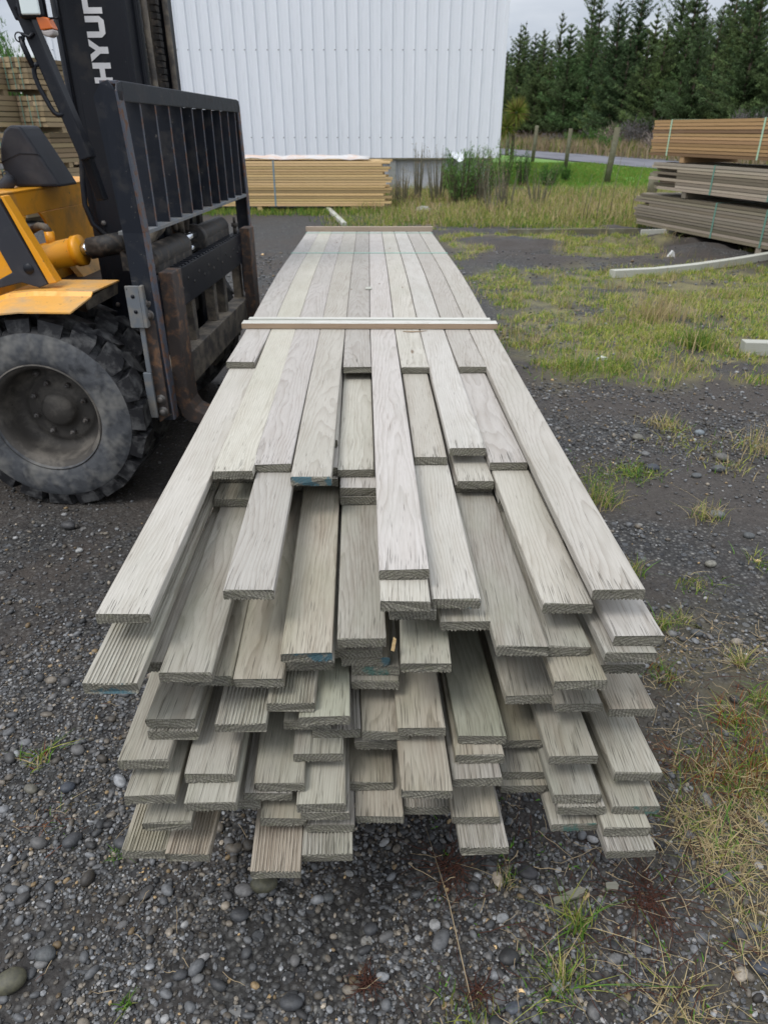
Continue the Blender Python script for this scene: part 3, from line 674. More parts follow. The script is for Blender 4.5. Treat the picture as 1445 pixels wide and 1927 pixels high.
# Y
u += lw+.004
quad([(u+.028, vl), (u+.052, vl), (u+.052, vl+.036), (u+.028, vl+.036)]); quad([(u+.028, vl+.036), (u+.040, vl+.036), (u+.040, vl+.053), (u+.025, vh), (u, vh)]); quad([(u+.052, vl+.036), (u+.080, vh), (u+.055, vh), (u+.040, vl+.053), (u+.040, vl+.036)])
# U
u += .080+.004
st(u, vl+.022, u+t*.9, vh); st(u+lw-t*.9, vl+.022, u+lw, vh); quad([(u, vl+.018), (u+.014, vl), (u+lw-.014, vl), (u+lw, vl+.018), (u+lw, vl+.024), (u, vl+.024)])
# N (squared shape)
u += lw+gap
st(u, vl, u+t*.9, vh); st(u+lw-t*.9, vl, u+lw, vh-.02); st(u+t*.9, vh-.023, u+lw-.012, vh)
# D
u += lw+gap
st(u, vl, u+t*.9, vh); st(u+lw-t*.9, vl+.02, u+lw, vh-.02); st(u+t*.9, vl, u+lw-.014, vl+.026); st(u+t*.9, vh-.026, u+lw-.014, vh)
# A
u += lw+gap
quad([(u, vl), (u+.024, vl), (u+.046, vh), (u+.024, vh)]); quad([(u+.056, vl), (u+.080, vl), (u+.056, vh), (u+.034, vh)]); st(u+.02, vl+.016, u+.06, vl+.034)
# I
u += .080+gap
st(u, vl, u+t*.9, vh)
m.build('mast_lettering', M['letter'], ms)
m = MB(); m.prism([(-.322, .6985, 1.592), (-.318, .6985, 1.60), (-.300, .6985, 1.455), (-.316, .6985, 1.455)], (0, -.0012, 0)); m.build('warning_tape', M['stripe'], ms)

for zz in (.75, 1.02, 1.12, 1.28, 1.42):
    m = MB(); m.lathe([(0, -.008), (.011, -.008), (.012, 0)], (-.395, .70, zz), n=6); m.build('bolt', M['bolt'], ms)
m = MB(); m.tube([(-.12, .82, 3.0), (-.11, .82, 1.75), (-.10, .83, 1.3), (-.12, .86, 1.08)], .013, 8); m.tube([(-.12, 1.12, 3.0), (-.11, 1.12, 1.7), (-.10, 1.10, 1.25), (-.12, 1.05, 1.05)], .013, 8); m.build('hydraulic_hose', M['rustdust'], ms)
# --- tilt cylinder with rod to the mast
tc = empty('tilt_cylinder', (0, 0, 0)); tc.parent = fk
A, Bp, C = Vector((-1.1, .60, .90)), Vector((-.477, .60, 1.015)), Vector((-.265, .60, 1.053))
m = MB(); m.tube([A, Bp], .060, 24); m.tube([Bp-(Bp-A).normalized()*.03, Bp+(Bp-A).normalized()*.004], .067, 24)
m.tube([A.lerp(Bp, .78)+Vector((0, 0, .04)), A.lerp(Bp, .78)+Vector((0, 0, .105))], .022, 10); part(m, 'cylinder_barrel', M['yellow'], tc)
m = MB(); m.tube([Bp, Bp.lerp(C, .2)], .027, 16); part(m, 'chrome_rod', M['chrome'], tc)
m = MB(); m.tube([Bp.lerp(C, .18), C], .046, 20); m.lathe([(0, -.035), (.055, -.035), (.06, -.02), (.06, .05)], C+Vector((.03, 0, .0)), n=24); m.box((-.29, .57, .93), (-.17, .70, 1.07)); part(m, 'rod_end', M['grease'], tc)
m = MB(); m.tube([A.lerp(Bp, .78)+Vector((0, 0, .10)), A.lerp(Bp, .76)+Vector((0, 0, .125)), A.lerp(Bp, .70)+Vector((0, .02, .135)), A.lerp(Bp, .60)+Vector((0, .05, .12)), A.lerp(Bp, .45)+Vector((0, .2, .11))], .017, 10); part(m, 'hydraulic_hose', M['rustdust'], tc)

# --- body
bd = empty('body', (0, 0, 0)); bd.parent = fk
m = MB()      # front cowl with a D-shaped opening
y0, y1 = .22, 1.74; a0 = -.745
hole = [(.86, 1.08), (.80, 1.145), (.72, 1.15), (.64, 1.09), (.60, 1.0), (.60, .93), (.74, .93), (.80, 1.0)]
# plate built as strips around the opening
def pl(b0, z0, b1, z1): m.box((a0, b0, z0), (a0+.012, b1, z1))
pl(.22, 1.155, 1.74, 1.258); pl(.86, .80, 1.74, 1.155); pl(.22, .86, .585, 1.155); pl(.585, .86, .86, .94)
m.prism([(a0, .86, 1.155), (a0, .86, 1.06), (a0, .83, 1.115), (a0, .79, 1.155)], (.012, 0, 0)); m.prism([(a0, .585, 1.155), (a0, .585, 1.0), (a0, .61, 1.08), (a0, .66, 1.155)], (.012, 0, 0)); m.prism([(a0, .72, .94), (a0, .86, .94), (a0, .86, 1.03)], (.012, 0, 0))
m.box((a0-.25, .22, 1.246), (a0+.012, 1.74, 1.2605))
part(m, 'front_cowl', M['yellow'], bd, .003)
m = MB(); m.prism([(-.70, .92, .93), (-.64, .92, .84), (-.64, 1.7, .84), (-.70, 1.7, .93)], (-.02, 0, -.02)); part(m, 'kick_plate', M['yellowdust'], bd)
# slanted side frame: orange edge strip, black pillar foot and orange side panel
m = MB(); m.prism([(-.582, .20, 1.272), (-.570, .20, 1.272), (-.428, .20, .945), (-.462, .20, .938)], (0, .055, 0)); part(m, 'frame_edge', M['yellow'], bd, .003)
m = MB(); m.prism([(-.588, .19, 1.262), (-.464, .19, .938), (-.50, .19, .925), (-.57, .19, .945), (-.70, .19, .915), (-.72, .19, .93), (-.60, .19, .985), (-.655, .19, 1.14), (-.66, .19, 1.262)], (0, .035, 0)); part(m, 'pillar_foot', M['plastic'], bd, .004)
m = MB(); m.lathe([(0, -.004), (.020, -.004), (.022, 0)], (-.527, .19, 1.0), n=16); part(m, 'cap', M['black'], bd)
m = MB(); m.prism([(-.655, .196, 1.25), (-.655, .196, 1.14), (-.60, .196, .985), (-.56, .196, .95), (-.75, .196, .90), (-1.9, .196, .55), (-1.9, .196, 1.25)], (0, .05, 0)); m.box((-1.9, .25, .5), (-1.3, 1.7, .93)); m.box((-1.9, .20, 1.0), (-1.6, 1.74, 1.25)); part(m, 'side_panel', M['yellow'], bd, .004)
m = MB(); m.box((-1.0, .3, .35), (-.45, 1.6, .84)); part(m, 'chassis', M['black'], bd, .01)
# mudguard over the front wheel: dusty top sheets with a bright ridge between
def sheet(rows, name, mat, t=.006):
    m = MB(); n = len(rows[0]); vs = [p for r_ in rows for p in r_]; k = len(rows)
    vs2 = [(p[0], p[1], p[2]-t) for p in vs]; N = len(vs)
    fs = [(i*n+j, i*n+j+1, (i+1)*n+j+1, (i+1)*n+j) for i in range(k-1) for j in range(n-1)]
    fs += [tuple(q+N for q in f[::-1]) for f in list(fs)]
    for j in range(n-1): fs += [(j, j+N, j+1+N, j+1), ((k-1)*n+j+1, (k-1)*n+j+1+N, (k-1)*n+j+N, (k-1)*n+j)]
    for i in range(k-1): fs += [(i*n, (i+1)*n, (i+1)*n+N, i*n+N), (i*n+n-1, i*n+n-1+N, (i+1)*n+n-1+N, (i+1)*n+n-1)]
    m.add(vs+vs2, fs); o = m.build(name, mat, bd); bmesh_fix(o); return o
def gz(a, b):
    base = {0: (.868, .880), 1: (.885, .912), 2: (.893, .920), 3: (.905, .905)}
    return base[b]
aa = [-1.35, -1.1, -.9, -.75, -.62, -.5, -.38, -.28]
def guard(z_front, front_a, drop): return [(a_ if a_ > -1.35 else a_, 0, z_front - max(0, (-.50-a_))**2*drop) for a_ in aa[:-1]+[front_a]]
def row(b, zf, fa): return [(p[0], b, p[2]) for p in guard(zf, fa, .85)]
sheet([row(-.012, .872, -.292), row(.13, .905, -.262)], 'mudguard_top', M['yellowdust'])
sheet([row(.13, .905, -.262), row(.145, .921, -.258)], 'mudguard_ridge', M['yellow'])
sheet([row(.145, .921, -.258), row(.40, .921, -.245)], 'mudguard_top', M['yellowdust'])
m = MB(); m.prism([(-.275, .12, .895), (-.252, .40, .912), (-.262, .40, .862), (-.285, .14, .85)], (-.01, 0, 0)); part(m, 'mudguard_lip', M['rustdust'], bd)
# dashboard hood and steering gear
m = MB()
hood = [(-.90, 1.37), (-.885, 1.44), (-.855, 1.495), (-.82, 1.520), (-.775, 1.516), (-.75, 1.475), (-.635, 1.262), (-.86, 1.262), (-.89, 1.3)]
m.prism([(a, .85, z) for a, z in hood], (0, .20, 0))
part(m, 'dash_hood', M['plastic'], bd, .012)
m = MB(); m.prism([(-.902, .848, 1.365), (-.80, .848, 1.405), (-.712, .848, 1.402), (-.710, .848, 1.398), (-.80, .848, 1.401), (-.902, .848, 1.361)], (0, .204, 0)); part(m, 'hood_seam', M['black'], bd)
m = MB(); m.tube([(-.95, .80, 1.28), (-.93, .80, 1.40), (-.90, .80, 1.47)], .035, 12); m.tube([(-.97, .74, 1.505), (-.86, .74, 1.505)], .014, 10); m.tube([(-.90, .78, 1.24), (-.82, .76, 1.30)], .03, 8); m.lathe([(.012, -.005), (.018, -.005), (.018, .004)], (-.86, .80, 1.315), n=12); part(m, 'steering_column', M['plastic'], bd)
# overhead guard pillar with grab handle and a small tube
og = empty('overhead_guard', (0, 0, 0)); og.parent = fk
def bar(p0, p1, w, t, mm):
    p0, p1 = Vector(p0), Vector(p1); d = (p1-p0).normalized(); sx = Vector((0, 1, 0)); up = sx.cross(d).normalized()
    q = [p0-up*w/2, p0+up*w/2, p1+up*w/2, p1-up*w/2]; mm.prism([v-sx*t/2 for v in q], sx*t)
m = MB(); bar((-.435, .235, 2.15), (-.40, .235, 1.98), .075, .06, m); bar((-.42, .235, 2.08), (-.345, .235, 1.85), .070, .06, m); bar((-.360, .235, 1.89), (-.215, .235, 1.40), .046, .06, m); bar((-.225, .235, 1.43), (-.215, .30, 1.25), .035, .05, m)
part(m, 'front_pillar', M['black'], og, .006)
m = MB(); m.box((-1.9, .22, 2.14), (-.42, .28, 2.22)); m.box((-1.9, 1.66, 2.14), (-.42, 1.72, 2.22)); m.box((-.50, .22, 2.14), (-.42, 1.72, 2.22)); m.box((-1.9, .22, 1.2), (-1.84, .28, 2.2)); m.box((-1.9, 1.66, 1.2), (-1.84, 1.72, 2.2)); bar((-.44, 1.70, 2.16), (-.30, 1.70, 1.25), .06, .06, m)
for k in range(6): m.box((-1.8, .40+.2*k, 2.16), (-.5, .43+.2*k, 2.20))
part(m, 'roof_bars', M['black'], og, .004)
m = MB(); m.tube([(-.325, .215, 1.712), (-.338, .205, 1.706), (-.346, .205, 1.692), (-.347, .205, 1.67), (-.338, .205, 1.635), (-.312, .205, 1.575), (-.301, .205, 1.556), (-.288, .205, 1.548), (-.262, .215, 1.552)], .0085, 10); part(m, 'grab_handle', M['black'], og)
m = MB(); m.tube([(-.372, .21, 1.79), (-.365, .20, 1.765), (-.345, .20, 1.70)], .010, 8); m.lathe([(.012, -.004), (.017, -.004), (.017, .006)], (-.372, .20, 1.79), n=14); part(m, 'hose_clip', M['black'], og)
m = MB(); m.tube([(-.362, .20, 1.80), (-.335, .20, 1.79), (-.318, .20, 1.805)], .006, 8); m.tube([(-.36, .20, 1.88), (-.32, .20, 1.87)], .010, 8); m.build('lamp_arm', M['black'], og)
hl = empty('headlamp', (0, 0, 0)); hl.parent = fk
m = MB(); m.box((-.352, .175, 1.842), (-.262, .225, 1.945)); m.build('lamp_housing', M['black'], hl, bevel=.014, seg=4)
m = MB(); m.box((-.335, .169, 1.852), (-.268, .180, 1.935)); m.build('lens', M['lamp_lens'], hl, bevel=.012, seg=4)
m = MB()
fr = [(-.262, 1.845), (-.222, 1.845), (-.216, 1.852), (-.216, 1.96)]
m.tube([(a, .20, z) for a, z in fr], .0035, 8); m.tube([(-.258, .2, 1.845), (-.258, .2, 1.96)], .0035, 8); m.build('guard_frame', M['black'], hl)
ind = empty('indicator_lamp', (0, 0, 0)); ind.parent = fk
m = MB(); m.prism([(-.292, .18, 1.850), (-.250, .18, 1.846), (-.236, .18, 1.813), (-.282, .18, 1.808)], (0, .045, 0)); m.box((-.285, .185, 1.848), (-.265, .215, 1.856)); m.build('amber_lens', M['amber'], ind, bevel=.008, seg=3)
m = MB(); m.prism([(-.2825, .181, 1.8075), (-.2365, .181, 1.8125), (-.238, .181, 1.795), (-.256, .181, 1.788), (-.276, .181, 1.792)], (0, .043, 0)); m.build('clear_lens', M['clearlens'], ind, bevel=.006, seg=3)

# ------------------------------------------------------------------ ground
def sstep(a, b, x): t = np.clip((np.asarray(x)-a)/(b-a), 0, 1); return t*t*(3-2*t)
def road_x(y): return 10.6-.172*(np.asarray(y)-40)          # near edge of the road
def gh(x, y):
    x = np.asarray(x, float); y = np.asarray(y, float)
    h = (fnoise(x, y, .9, 1)-.5)*.05*sstep(1.5, 4, y) + (fnoise(x, y, 3.2, 2)-.5)*.02
    mud = sstep(9, 10, y)*(1-sstep(12.4, 13.4, y))*sstep(.9, 2, x)
    h = h+mud*(fnoise(x*.45, y, 2.6, 9)-.42)*.26
    near = sstep(0, .25, np.hypot(x+1.4, y-2.9)-1.0); h = h*np.where(x < 0, .35+.65*near*0+.0, 1)
    rb = x-(road_x(y)+5.3)
    h = h+1.25*sstep(4, 16, rb)*sstep(20, 34, y) + sstep(16, 90, rb)*1.5*sstep(20, 34, y)
    lawn = sstep(18, 20, y)*(1-sstep(-3, 0, x-road_x(y)))*sstep(3.6, 4.2, x); h = h*(1-.6*lawn)
    onroad = (1-sstep(.2, 1.0, np.abs(x-road_x(y)-2.6)-2.6)); h = h*(1-onroad)
    return h
def lawn_m(x, y): return sstep(18.2, 21.5, y+(fnoise(x, y, .5, 4)-.5)*3)*(1-sstep(-.6, 0, x-road_x(y)))*sstep(3.7, 4.6, x+.25*(fnoise(x, y, .4, 6)-.5)*6)
def dry_m(x, y):
    a = sstep(12.9, 14.3, y+(fnoise(x, y, .8, 7)-.5)*1.6)*(1-sstep(19.5, 23, y))*sstep(-.2, .8, x)
    b = sstep(.6, 2.5, x-(road_x(y)+5.3))*sstep(16, 22, y)
    c = sstep(14.6, 16, y)*sstep(-1.5, -.3, x)*(1-sstep(-.2, .8, x))*(1-sstep(21, 22, y))
    return np.clip(a+b+c*.7, 0, 1)
def patch_m(x, y):
    """yellow-green patchy grass between the gravel and the mud"""
    n = fnoise(x, y, 1.1, 8); e = (n-.5)*1.7
    a = sstep(4.35, 5.3, y+e)*(1-sstep(8.6, 9.7, y+e))*sstep(.75, 1.5, x+e*.5-.02*(y-5))
    b = sstep(9.3, 9.8, y)*(1-sstep(12.6, 13.2, y))*sstep(.7, 1.2, x)*sstep(.50, .60, fnoise(x*.55, y, 1.4, 12))
    return np.clip(a*sstep(.26, .46, fnoise(x, y, 2.2, 10))+b, 0, 1)
def mud_m(x, y):
    e = (fnoise(x, y, 1.6, 61)-.5)
    a = sstep(9.2, 10.0, y+e)*(1-sstep(12.4, 13.2, y+e))*sstep(.6, 1.4, x)*sstep(.34, .5, fnoise(x*.5, y, 1.8, 62))
    b = sstep(3.75, 4.15, y+e*.7)*(1-sstep(4.7, 5.0, y+e*.7))*sstep(.7, 1.0, x)
    c = sstep(2.35, 2.6, y+e*.8-.1*x)*(1-sstep(3.0, 3.3, y+e*.8-.1*x))*sstep(.5, .75, x)
    d = sstep(.25, .6, x+e*.5)*(1-sstep(1.5, 2.0, y))*.75
    f = sstep(2.3, 2.9, y+e)*(1-sstep(5, 6, y))*(1-sstep(-.7, -.4, x))*.7
    return np.clip(a+b*.9+c*.85+d+f, 0, 1)
def straw_m(x, y):
    return sstep(.62, .95, x+(fnoise(x, y, 3, 13)-.5)*.5)*(1-sstep(1.75, 2.2, y))

def axis_pts(fine, step, g, lim):
    p = [0.0]
    while p[-1] < lim: p.append(p[-1]+(step if p[-1] < fine else step*(1+(p[-1]-fine)*g)))
    return np.array(p)
ax = axis_pts(3.2, .035, .9, 900); xs = np.concatenate([-ax[:0:-1], ax])
ay = axis_pts(4.5, .035, .45, 1400); ys = np.concatenate([-axis_pts(.3, .1, 3, 60)[:0:-1], ay])
GX, GY = np.meshgrid(xs, ys); GZ = gh(GX, GY)
V = np.stack([GX.ravel(), GY.ravel(), GZ.ravel()], 1)
nx, ny = len(xs), len(ys)
idx = np.arange(nx*ny).reshape(ny, nx)
F = np.stack([idx[:-1, :-1], idx[:-1, 1:], idx[1:, 1:], idx[1:, :-1]], -1).reshape(-1)
x_, y_ = GX.ravel(), GY.ravel()
cm = np.zeros((len(x_), 4)); cm[:, 3] = mud_m(x_, y_)
cm[:, 0] = np.clip(patch_m(x_, y_)*.8+straw_m(x_, y_)*.25, 0, 1)     # yellow-green litter
cm[:, 1] = np.clip(lawn_m(x_, y_), 0, 1)
cm[:, 2] = np.clip(dry_m(x_, y_), 0, 1)
def ground_mat():
    m = NT('yard_ground'); oc = m.obj()
    sep = m.n('SeparateColor', i={0: m.n('VertexColor', layer_name='Col').outputs[0]})
    v1 = m.n('TexVoronoi', i={'Vector': oc, 'Scale': 75, 'Randomness': 1}); v2 = m.n('TexVoronoi', i={'Vector': oc, 'Scale': 28})
    big = m.noise(oc, .55, 5, .6, .4); med = m.noise(oc, 3.5, 5, .65); fine = m.noise(oc, 140, 4, .7)
    s1 = m.n('SeparateColor', i={0: v1.outputs['Color']}); s2 = m.n('SeparateColor', i={0: v2.outputs['Color']})
    st = m.ramp(s1.outputs[0], [(0, (.028, .027, .026)), (.45, (.07, .069, .066)), (.8, (.125, .123, .118)), (.97, (.15, .145, .13)), (1, (.26, .25, .23))])
    st2 = m.ramp(s2.outputs[0], [(0, (.02, .02, .021)), (.5, (.05, .052, .055)), (.9, (.11, .115, .12)), (1, (.24, .23, .21))])
    c = m.mix(m.ramp(v1.outputs['Distance'], [(.25, 0), (.55, .75)]), st, (.012, .011, .010))
    k2 = m.math('MULTIPLY', m.ramp(v2.outputs['Distance'], [(.34, 1), (.42, 0)]), m.ramp(s2.outputs[1], [(.5, 0), (.56, 1)]))
    c = m.mix(k2, c, st2)
    soil = m.mix(fine, (.03, .024, .02), (.075, .062, .052))
    vc_ = [n_ for n_ in m.t.nodes if n_.bl_idname == 'ShaderNodeVertexColor'][0]
    c = m.mix(m.math('MULTIPLY', vc_.outputs['Alpha'], m.ramp(med, [(.3, .6), (.5, .95)])), c, m.mix(m.noise(oc, 22, 5, .7), (.024, .02, .0165), (.092, .077, .065)))
    sm = m.ramp(m.math('ADD', m.math('MULTIPLY', big, .65), m.math('MULTIPLY', med, .35)), [(.46, 0), (.56, .85)])
    c = m.mix(sm, c, soil)
    pg = m.math('MULTIPLY', sep.outputs[0], m.ramp(med, [(.36, .25), (.6, 1)]))
    c = m.mix(pg, c, m.mix(m.noise(oc, 9, 4), (.15, .15, .05), (.24, .20, .10)))
    lc = m.mix(m.noise(oc, 1.3, 5, .7), (.09, .22, .03), (.20, .33, .06)); c = m.mix(sep.outputs[1], c, lc)
    dc = m.mix(m.noise(oc, 2.2, 6, .7), (.10, .085, .045), (.27, .215, .125)); c = m.mix(sep.outputs[2], c, dc)
    h = m.math('ADD', m.math('MULTIPLY', m.math('SUBTRACT', 1, v1.outputs['Distance']), .55), m.math('MULTIPLY', k2, .9))
    h = m.math('ADD', h, m.math('MULTIPLY', fine, .35))
    m.set(color=c, rough=.72, spec=.35, normal=m.bump(h, .9, .008))
    return m.mat
g = np_mesh('ground', V, F, 4, ground_mat(), color=cm, smooth=True); g['kind'] = 'structure'
# road and the smooth dark yard strip beside the pack
def strip(name, pts_l, pts_r, z, mat):
    m = MB(); n = len(pts_l)
    m.add([(p[0], p[1], z) for p in pts_l]+[(p[0], p[1], z) for p in pts_r], [(i, i+n, i+n+1, i+1) for i in range(n-1)])
    o = m.build(name, mat); o['kind'] = 'structure'; bmesh_fix(o); return o
def asphalt():
    m = NT('road_asphalt'); oc = m.obj(); n = m.noise(oc, 60, 4, .7); b = m.noise(m.map(oc, (1, .12, 1)), 1.2, 4)
    c = m.mix(n, (.13, .13, .145), (.22, .22, .24)); c = m.mix(m.ramp(b, [(.45, 0), (.6, .5)]), c, (.10, .10, .115))
    m.set(color=c, rough=.85, spec=.2); return m.mat
ry = np.linspace(6, 260, 60)
strip('road', [(road_x(y), y) for y in ry], [(road_x(y)+5.2, y) for y in ry], .035, asphalt())
def yardmat():
    m = NT('packed_yard'); oc = m.obj(); n = m.noise(oc, 85, 4, .75); b = m.noise(oc, .8, 5, .65); vv = m.n('TexVoronoi', i={'Vector': oc, 'Scale': 38})
    c = m.mix(n, (.045, .045, .047), (.12, .12, .12)); c = m.mix(m.ramp(b, [(.42, 0), (.62, .6)]), c, (.035, .033, .032))
    c = m.mix(m.ramp(vv.outputs['Distance'], [(.12, .6), (.22, 0)]), c, (.20, .20, .20))
    m.set(color=c, rough=.8, spec=.3, normal=m.bump(m.math('ADD', n, m.math('MULTIPLY', vv.outputs['Distance'], -.5)), .8, .006)); return m.mat
# ------------------------------------------------------------------ pebbles
def ico(sub):
    bm = bmesh.new(); bmesh.ops.create_icosphere(bm, subdivisions=sub, radius=1)
    v = np.array([q.co[:] for q in bm.verts]); f = np.array([[q.index for q in ff.verts] for ff in bm.faces]); bm.free(); return v, f
def scatter(name, pts, size, sub, smooth=True, flat=(.45, .8), sink=.25, label=None):
    bv, bf = ico(sub); n = len(pts)
    vars_ = []
    for k in range(8):
        d = RNG.normal(size=(6, 3)); d /= np.linalg.norm(d, axis=1)[:, None]
        off = 1+sum((np.clip(bv@d[i], 0, 1)**2)[:, None]*RNG.uniform(-.28, .22) for i in range(6))
        vars_.append(bv*off)
    vars_ = np.array(vars_)
    sel = RNG.integers(0, 8, n)
    P = vars_[sel]                              # n, nv, 3
    sc_ = np.stack([size*RNG.uniform(.85, 1.35, n), size*RNG.uniform(.65, 1.0, n), size*RNG.uniform(*flat, n)], 1)/2
    P = P*sc_[:, None, :]
    a = RNG.uniform(0, 2*np.pi, n); ca, sa = np.cos(a), np.sin(a)
    tl = RNG.normal(0, .22, n); ct, st_ = np.cos(tl), np.sin(tl)
    x, y, z = P[..., 0], P[..., 1], P[..., 2]
    y, z = y*ct[:, None]-z*st_[:, None], y*st_[:, None]+z*ct[:, None]
    x, y = x*ca[:, None]-y*sa[:, None], x*sa[:, None]+y*ca[:, None]
    zz = gh(pts[:, 0], pts[:, 1])
    P = np.stack([x+pts[:, 0:1], y+pts[:, 1:2], z+(zz+sc_[:, 2]*(1-2*sink))[:, None]], -1).reshape(-1, 3)
    nv = len(bv)
    Fx = (bf[None]+(np.arange(n)*nv)[:, None, None]).reshape(-1)
    t = RNG.random(n); base = np.zeros((n, 3))
    val = np.exp(RNG.normal(math.log(.108), .58, n)); val = np.clip(val, .02, .40)
    hue = RNG.random(n)
    base[:] = val[:, None]*np.array([1.03, 1.0, .96])
    bl = hue < .45; base[bl] *= [.95, 1.0, 1.06]; br = (hue > .72) & (hue < .95); base[br] *= [1.18, 1.04, .84]
    tn = hue > .965; base[tn] = np.stack([val[tn]*2.3, val[tn]*1.6, val[tn]*.8], 1)
    wh = RNG.random(n) > .985; base[wh] = RNG.uniform(.22, .42, (wh.sum(), 1))*np.array([1, .99, .96])
    C = np.repeat(base, nv, 0)
    o = np_mesh(name, P, Fx, 3, M['pebble'], color=C, smooth=smooth)
    return o
def sample(n, x0, x1, y0, y1, power=1.0):
    y = y0+(y1-y0)*RNG.random(n)**power
    half = .62*y+.45
    x = RNG.uniform(-1, 1, n)*half*1.0
    return np.stack([x, y], 1)
def keep(p, f): return p[RNG.random(len(p)) < f]
def stony(p):
    x, y = p[:, 0], p[:, 1]
    s = 1-.88*sstep(.44, .54, fnoise(x*.5, y, 1.5, 21))*sstep(.0, .6, x)
    s = s*(1-.6*patch_m(x, y))*(1-.7*sstep(.52, .62, fnoise(x, y, 1.7, 41))*(x < .3))
    s = s*(1-.5*sstep(.3, .8, x)*(1-sstep(1.5, 2.0, y)))
    s = s*(1-.80*mud_m(x, y)*sstep(.3, .5, fnoise(x, y, 4, 71)))
    under = (x < -.55) & (y > 2.1) & (y < 5); s = np.where(under, s*.35, s)
    return s
near = sample(60000, -2, 2, .45, 1.9); near = keep(near, stony(near))
o1 = scatter('fine_gravel', near, np.clip(np.exp(RNG.normal(math.log(.0078), .33, len(near))), .004, .015), 1, sink=.25, smooth=False)
nearm = sample(3300, -2, 2, .45, 1.9); nearm = keep(nearm, stony(nearm)*.9+.1)
sz = np.clip(np.exp(RNG.normal(math.log(.0155), .38, len(nearm))), .009, .040)
o2 = scatter('gravel', nearm, sz, 2, sink=.22)
mid = sample(46000, -3, 3, 1.8, 4.6, .8); mid = keep(mid, stony(mid))
o3 = scatter('fine_gravel', mid, np.clip(np.exp(RNG.normal(math.log(.0105), .42, len(mid))), .005, .034), 1, sink=.22)
far = sample(16000, -5, 5, 4.4, 10.5, .8); far = keep(far, stony(far)*.9)
o4 = scatter('fine_gravel', far, np.clip(np.exp(RNG.normal(math.log(.019), .42, len(far))), .010, .06), 1, sink=.25)
for o in (o1, o2, o3, o4): o['kind'] = 'stuff'
# big single stones that stand out
def stone(px, py, wpx, label, col, flat=.6, ratio=.75):
    p = atz(px, py, 0); Zc = p.y*math.cos(PITCH)+CAM_H*math.sin(PITCH); s = wpx/FPX*Zc
    bv, bf = ico(3); rs = np.random.default_rng(int(px*7+py))
    off = np.ones(len(bv))
    for i in range(7):
        d = rs.normal(size=3); d /= np.linalg.norm(d); off += np.clip(bv@d, 0, 1)**2*rs.uniform(-.22, .16)
    P = bv*off[:, None]*np.array([s/2, s/2*ratio, s/2*flat]); 
    o = np_mesh('stone', P, bf.reshape(-1), 3, M['pebble'], color=np.tile(np.array(col), (len(P), 1)), smooth=True)
    o.location = (p.x, p.y, float(gh(p.x, p.y))+s/2*flat*.55); o.rotation_euler = (0, 0, rs.uniform(-.5, .5))
    tag(o, label, 'stone', 'large stones lying on the gravel')
G1 = (.06, .062, .065); G2 = (.095, .10, .10); G3 = (.17, .17, .165); GB = (.05, .058, .072); GT = (.10, .095, .06)
for a in ((958, 1802, 44, 'dark rounded wet stone below the right end of the pack', (.035, .035, .034)), (965, 1896, 34, 'blue-grey oval stone near the bottom edge, right of centre', (.09, .10, .12)),
          (992, 1648, 40, 'large flat dark stone half sunk in soil near the red rootlets', (.045, .043, .045)), (455, 1725, 42, 'round dark grey stone below the lowest board end', G1),
          (500, 1668, 52, 'broad olive-brown stone touching the lowest board end', GT), (552, 1890, 46, 'brown-grey stone at the bottom edge left of centre', G1),
          (25, 1850, 62, 'big buried grey-brown stone in the bottom left corner', GT), (232, 1590, 34, 'dark grey oval stone left of the lowest grooved board', G1),
          (128, 1485, 30, 'slate blue stone left of the pack at its middle height', GB), (373, 1845, 26, 'pale grey pointed stone in the bottom left quarter', G3),
          (340, 1838, 30, 'dark grey stone beside the pale pointed stone', G1), (90, 1800, 40, 'grey flat stone in the lower left corner area', G2), (140, 1585, 42, 'round grey stone among gravel left of the pack', G1),
          (1347, 972, 30, 'pale grey round stone on the mud right of the pack', G3), (1355, 866, 30, 'grey boulder beside grass at the right edge', (.12, .115, .10)), (1350, 886, 26, 'smaller grey stone just below the boulder', G2),
          (1198, 828, 24, 'buff round stone on the gravel right of the pack', (.17, .16, .13)), (1315, 818, 20, 'light blue-grey stone on the gravel at the right', (.20, .23, .25)), (1310, 897, 20, 'small grey stone right of the green weed', G2),
          (1212, 857, 16, 'small buff stone beside the larger buff stone', G3), (1225, 884, 28, 'flat dark stone by the green grass tuft', GB), (1335, 1065, 22, 'cream coloured stone chip on the right gravel', (.24, .23, .19)),
          (1408, 1012, 22, 'grey stone at the far right edge of the gravel', G2), (1310, 1195, 26, 'blue-grey stone near the tussock at the right edge', G2), (1430, 1820, 42, 'dark slate stone at the lower right edge', GB),
          (1390, 1760, 34, 'dark stone with a pale rim at the lower right', G1), (150, 1038, 16, 'small white pebble on the dark gravel below the tyre', (.42, .42, .40)), (130, 992, 34, 'flat grey stone sunk in the gravel below the tyre', (.06, .058, .058)),
          (700, 1750, 30, 'dark stone straight below the middle of the pack', G1), (620, 1690, 28, 'grey stone below the middle boards', G2), (60, 1487, 26, 'grey-buff stone at the left edge of the photo', (.15, .14, .11))):
    stone(*a)

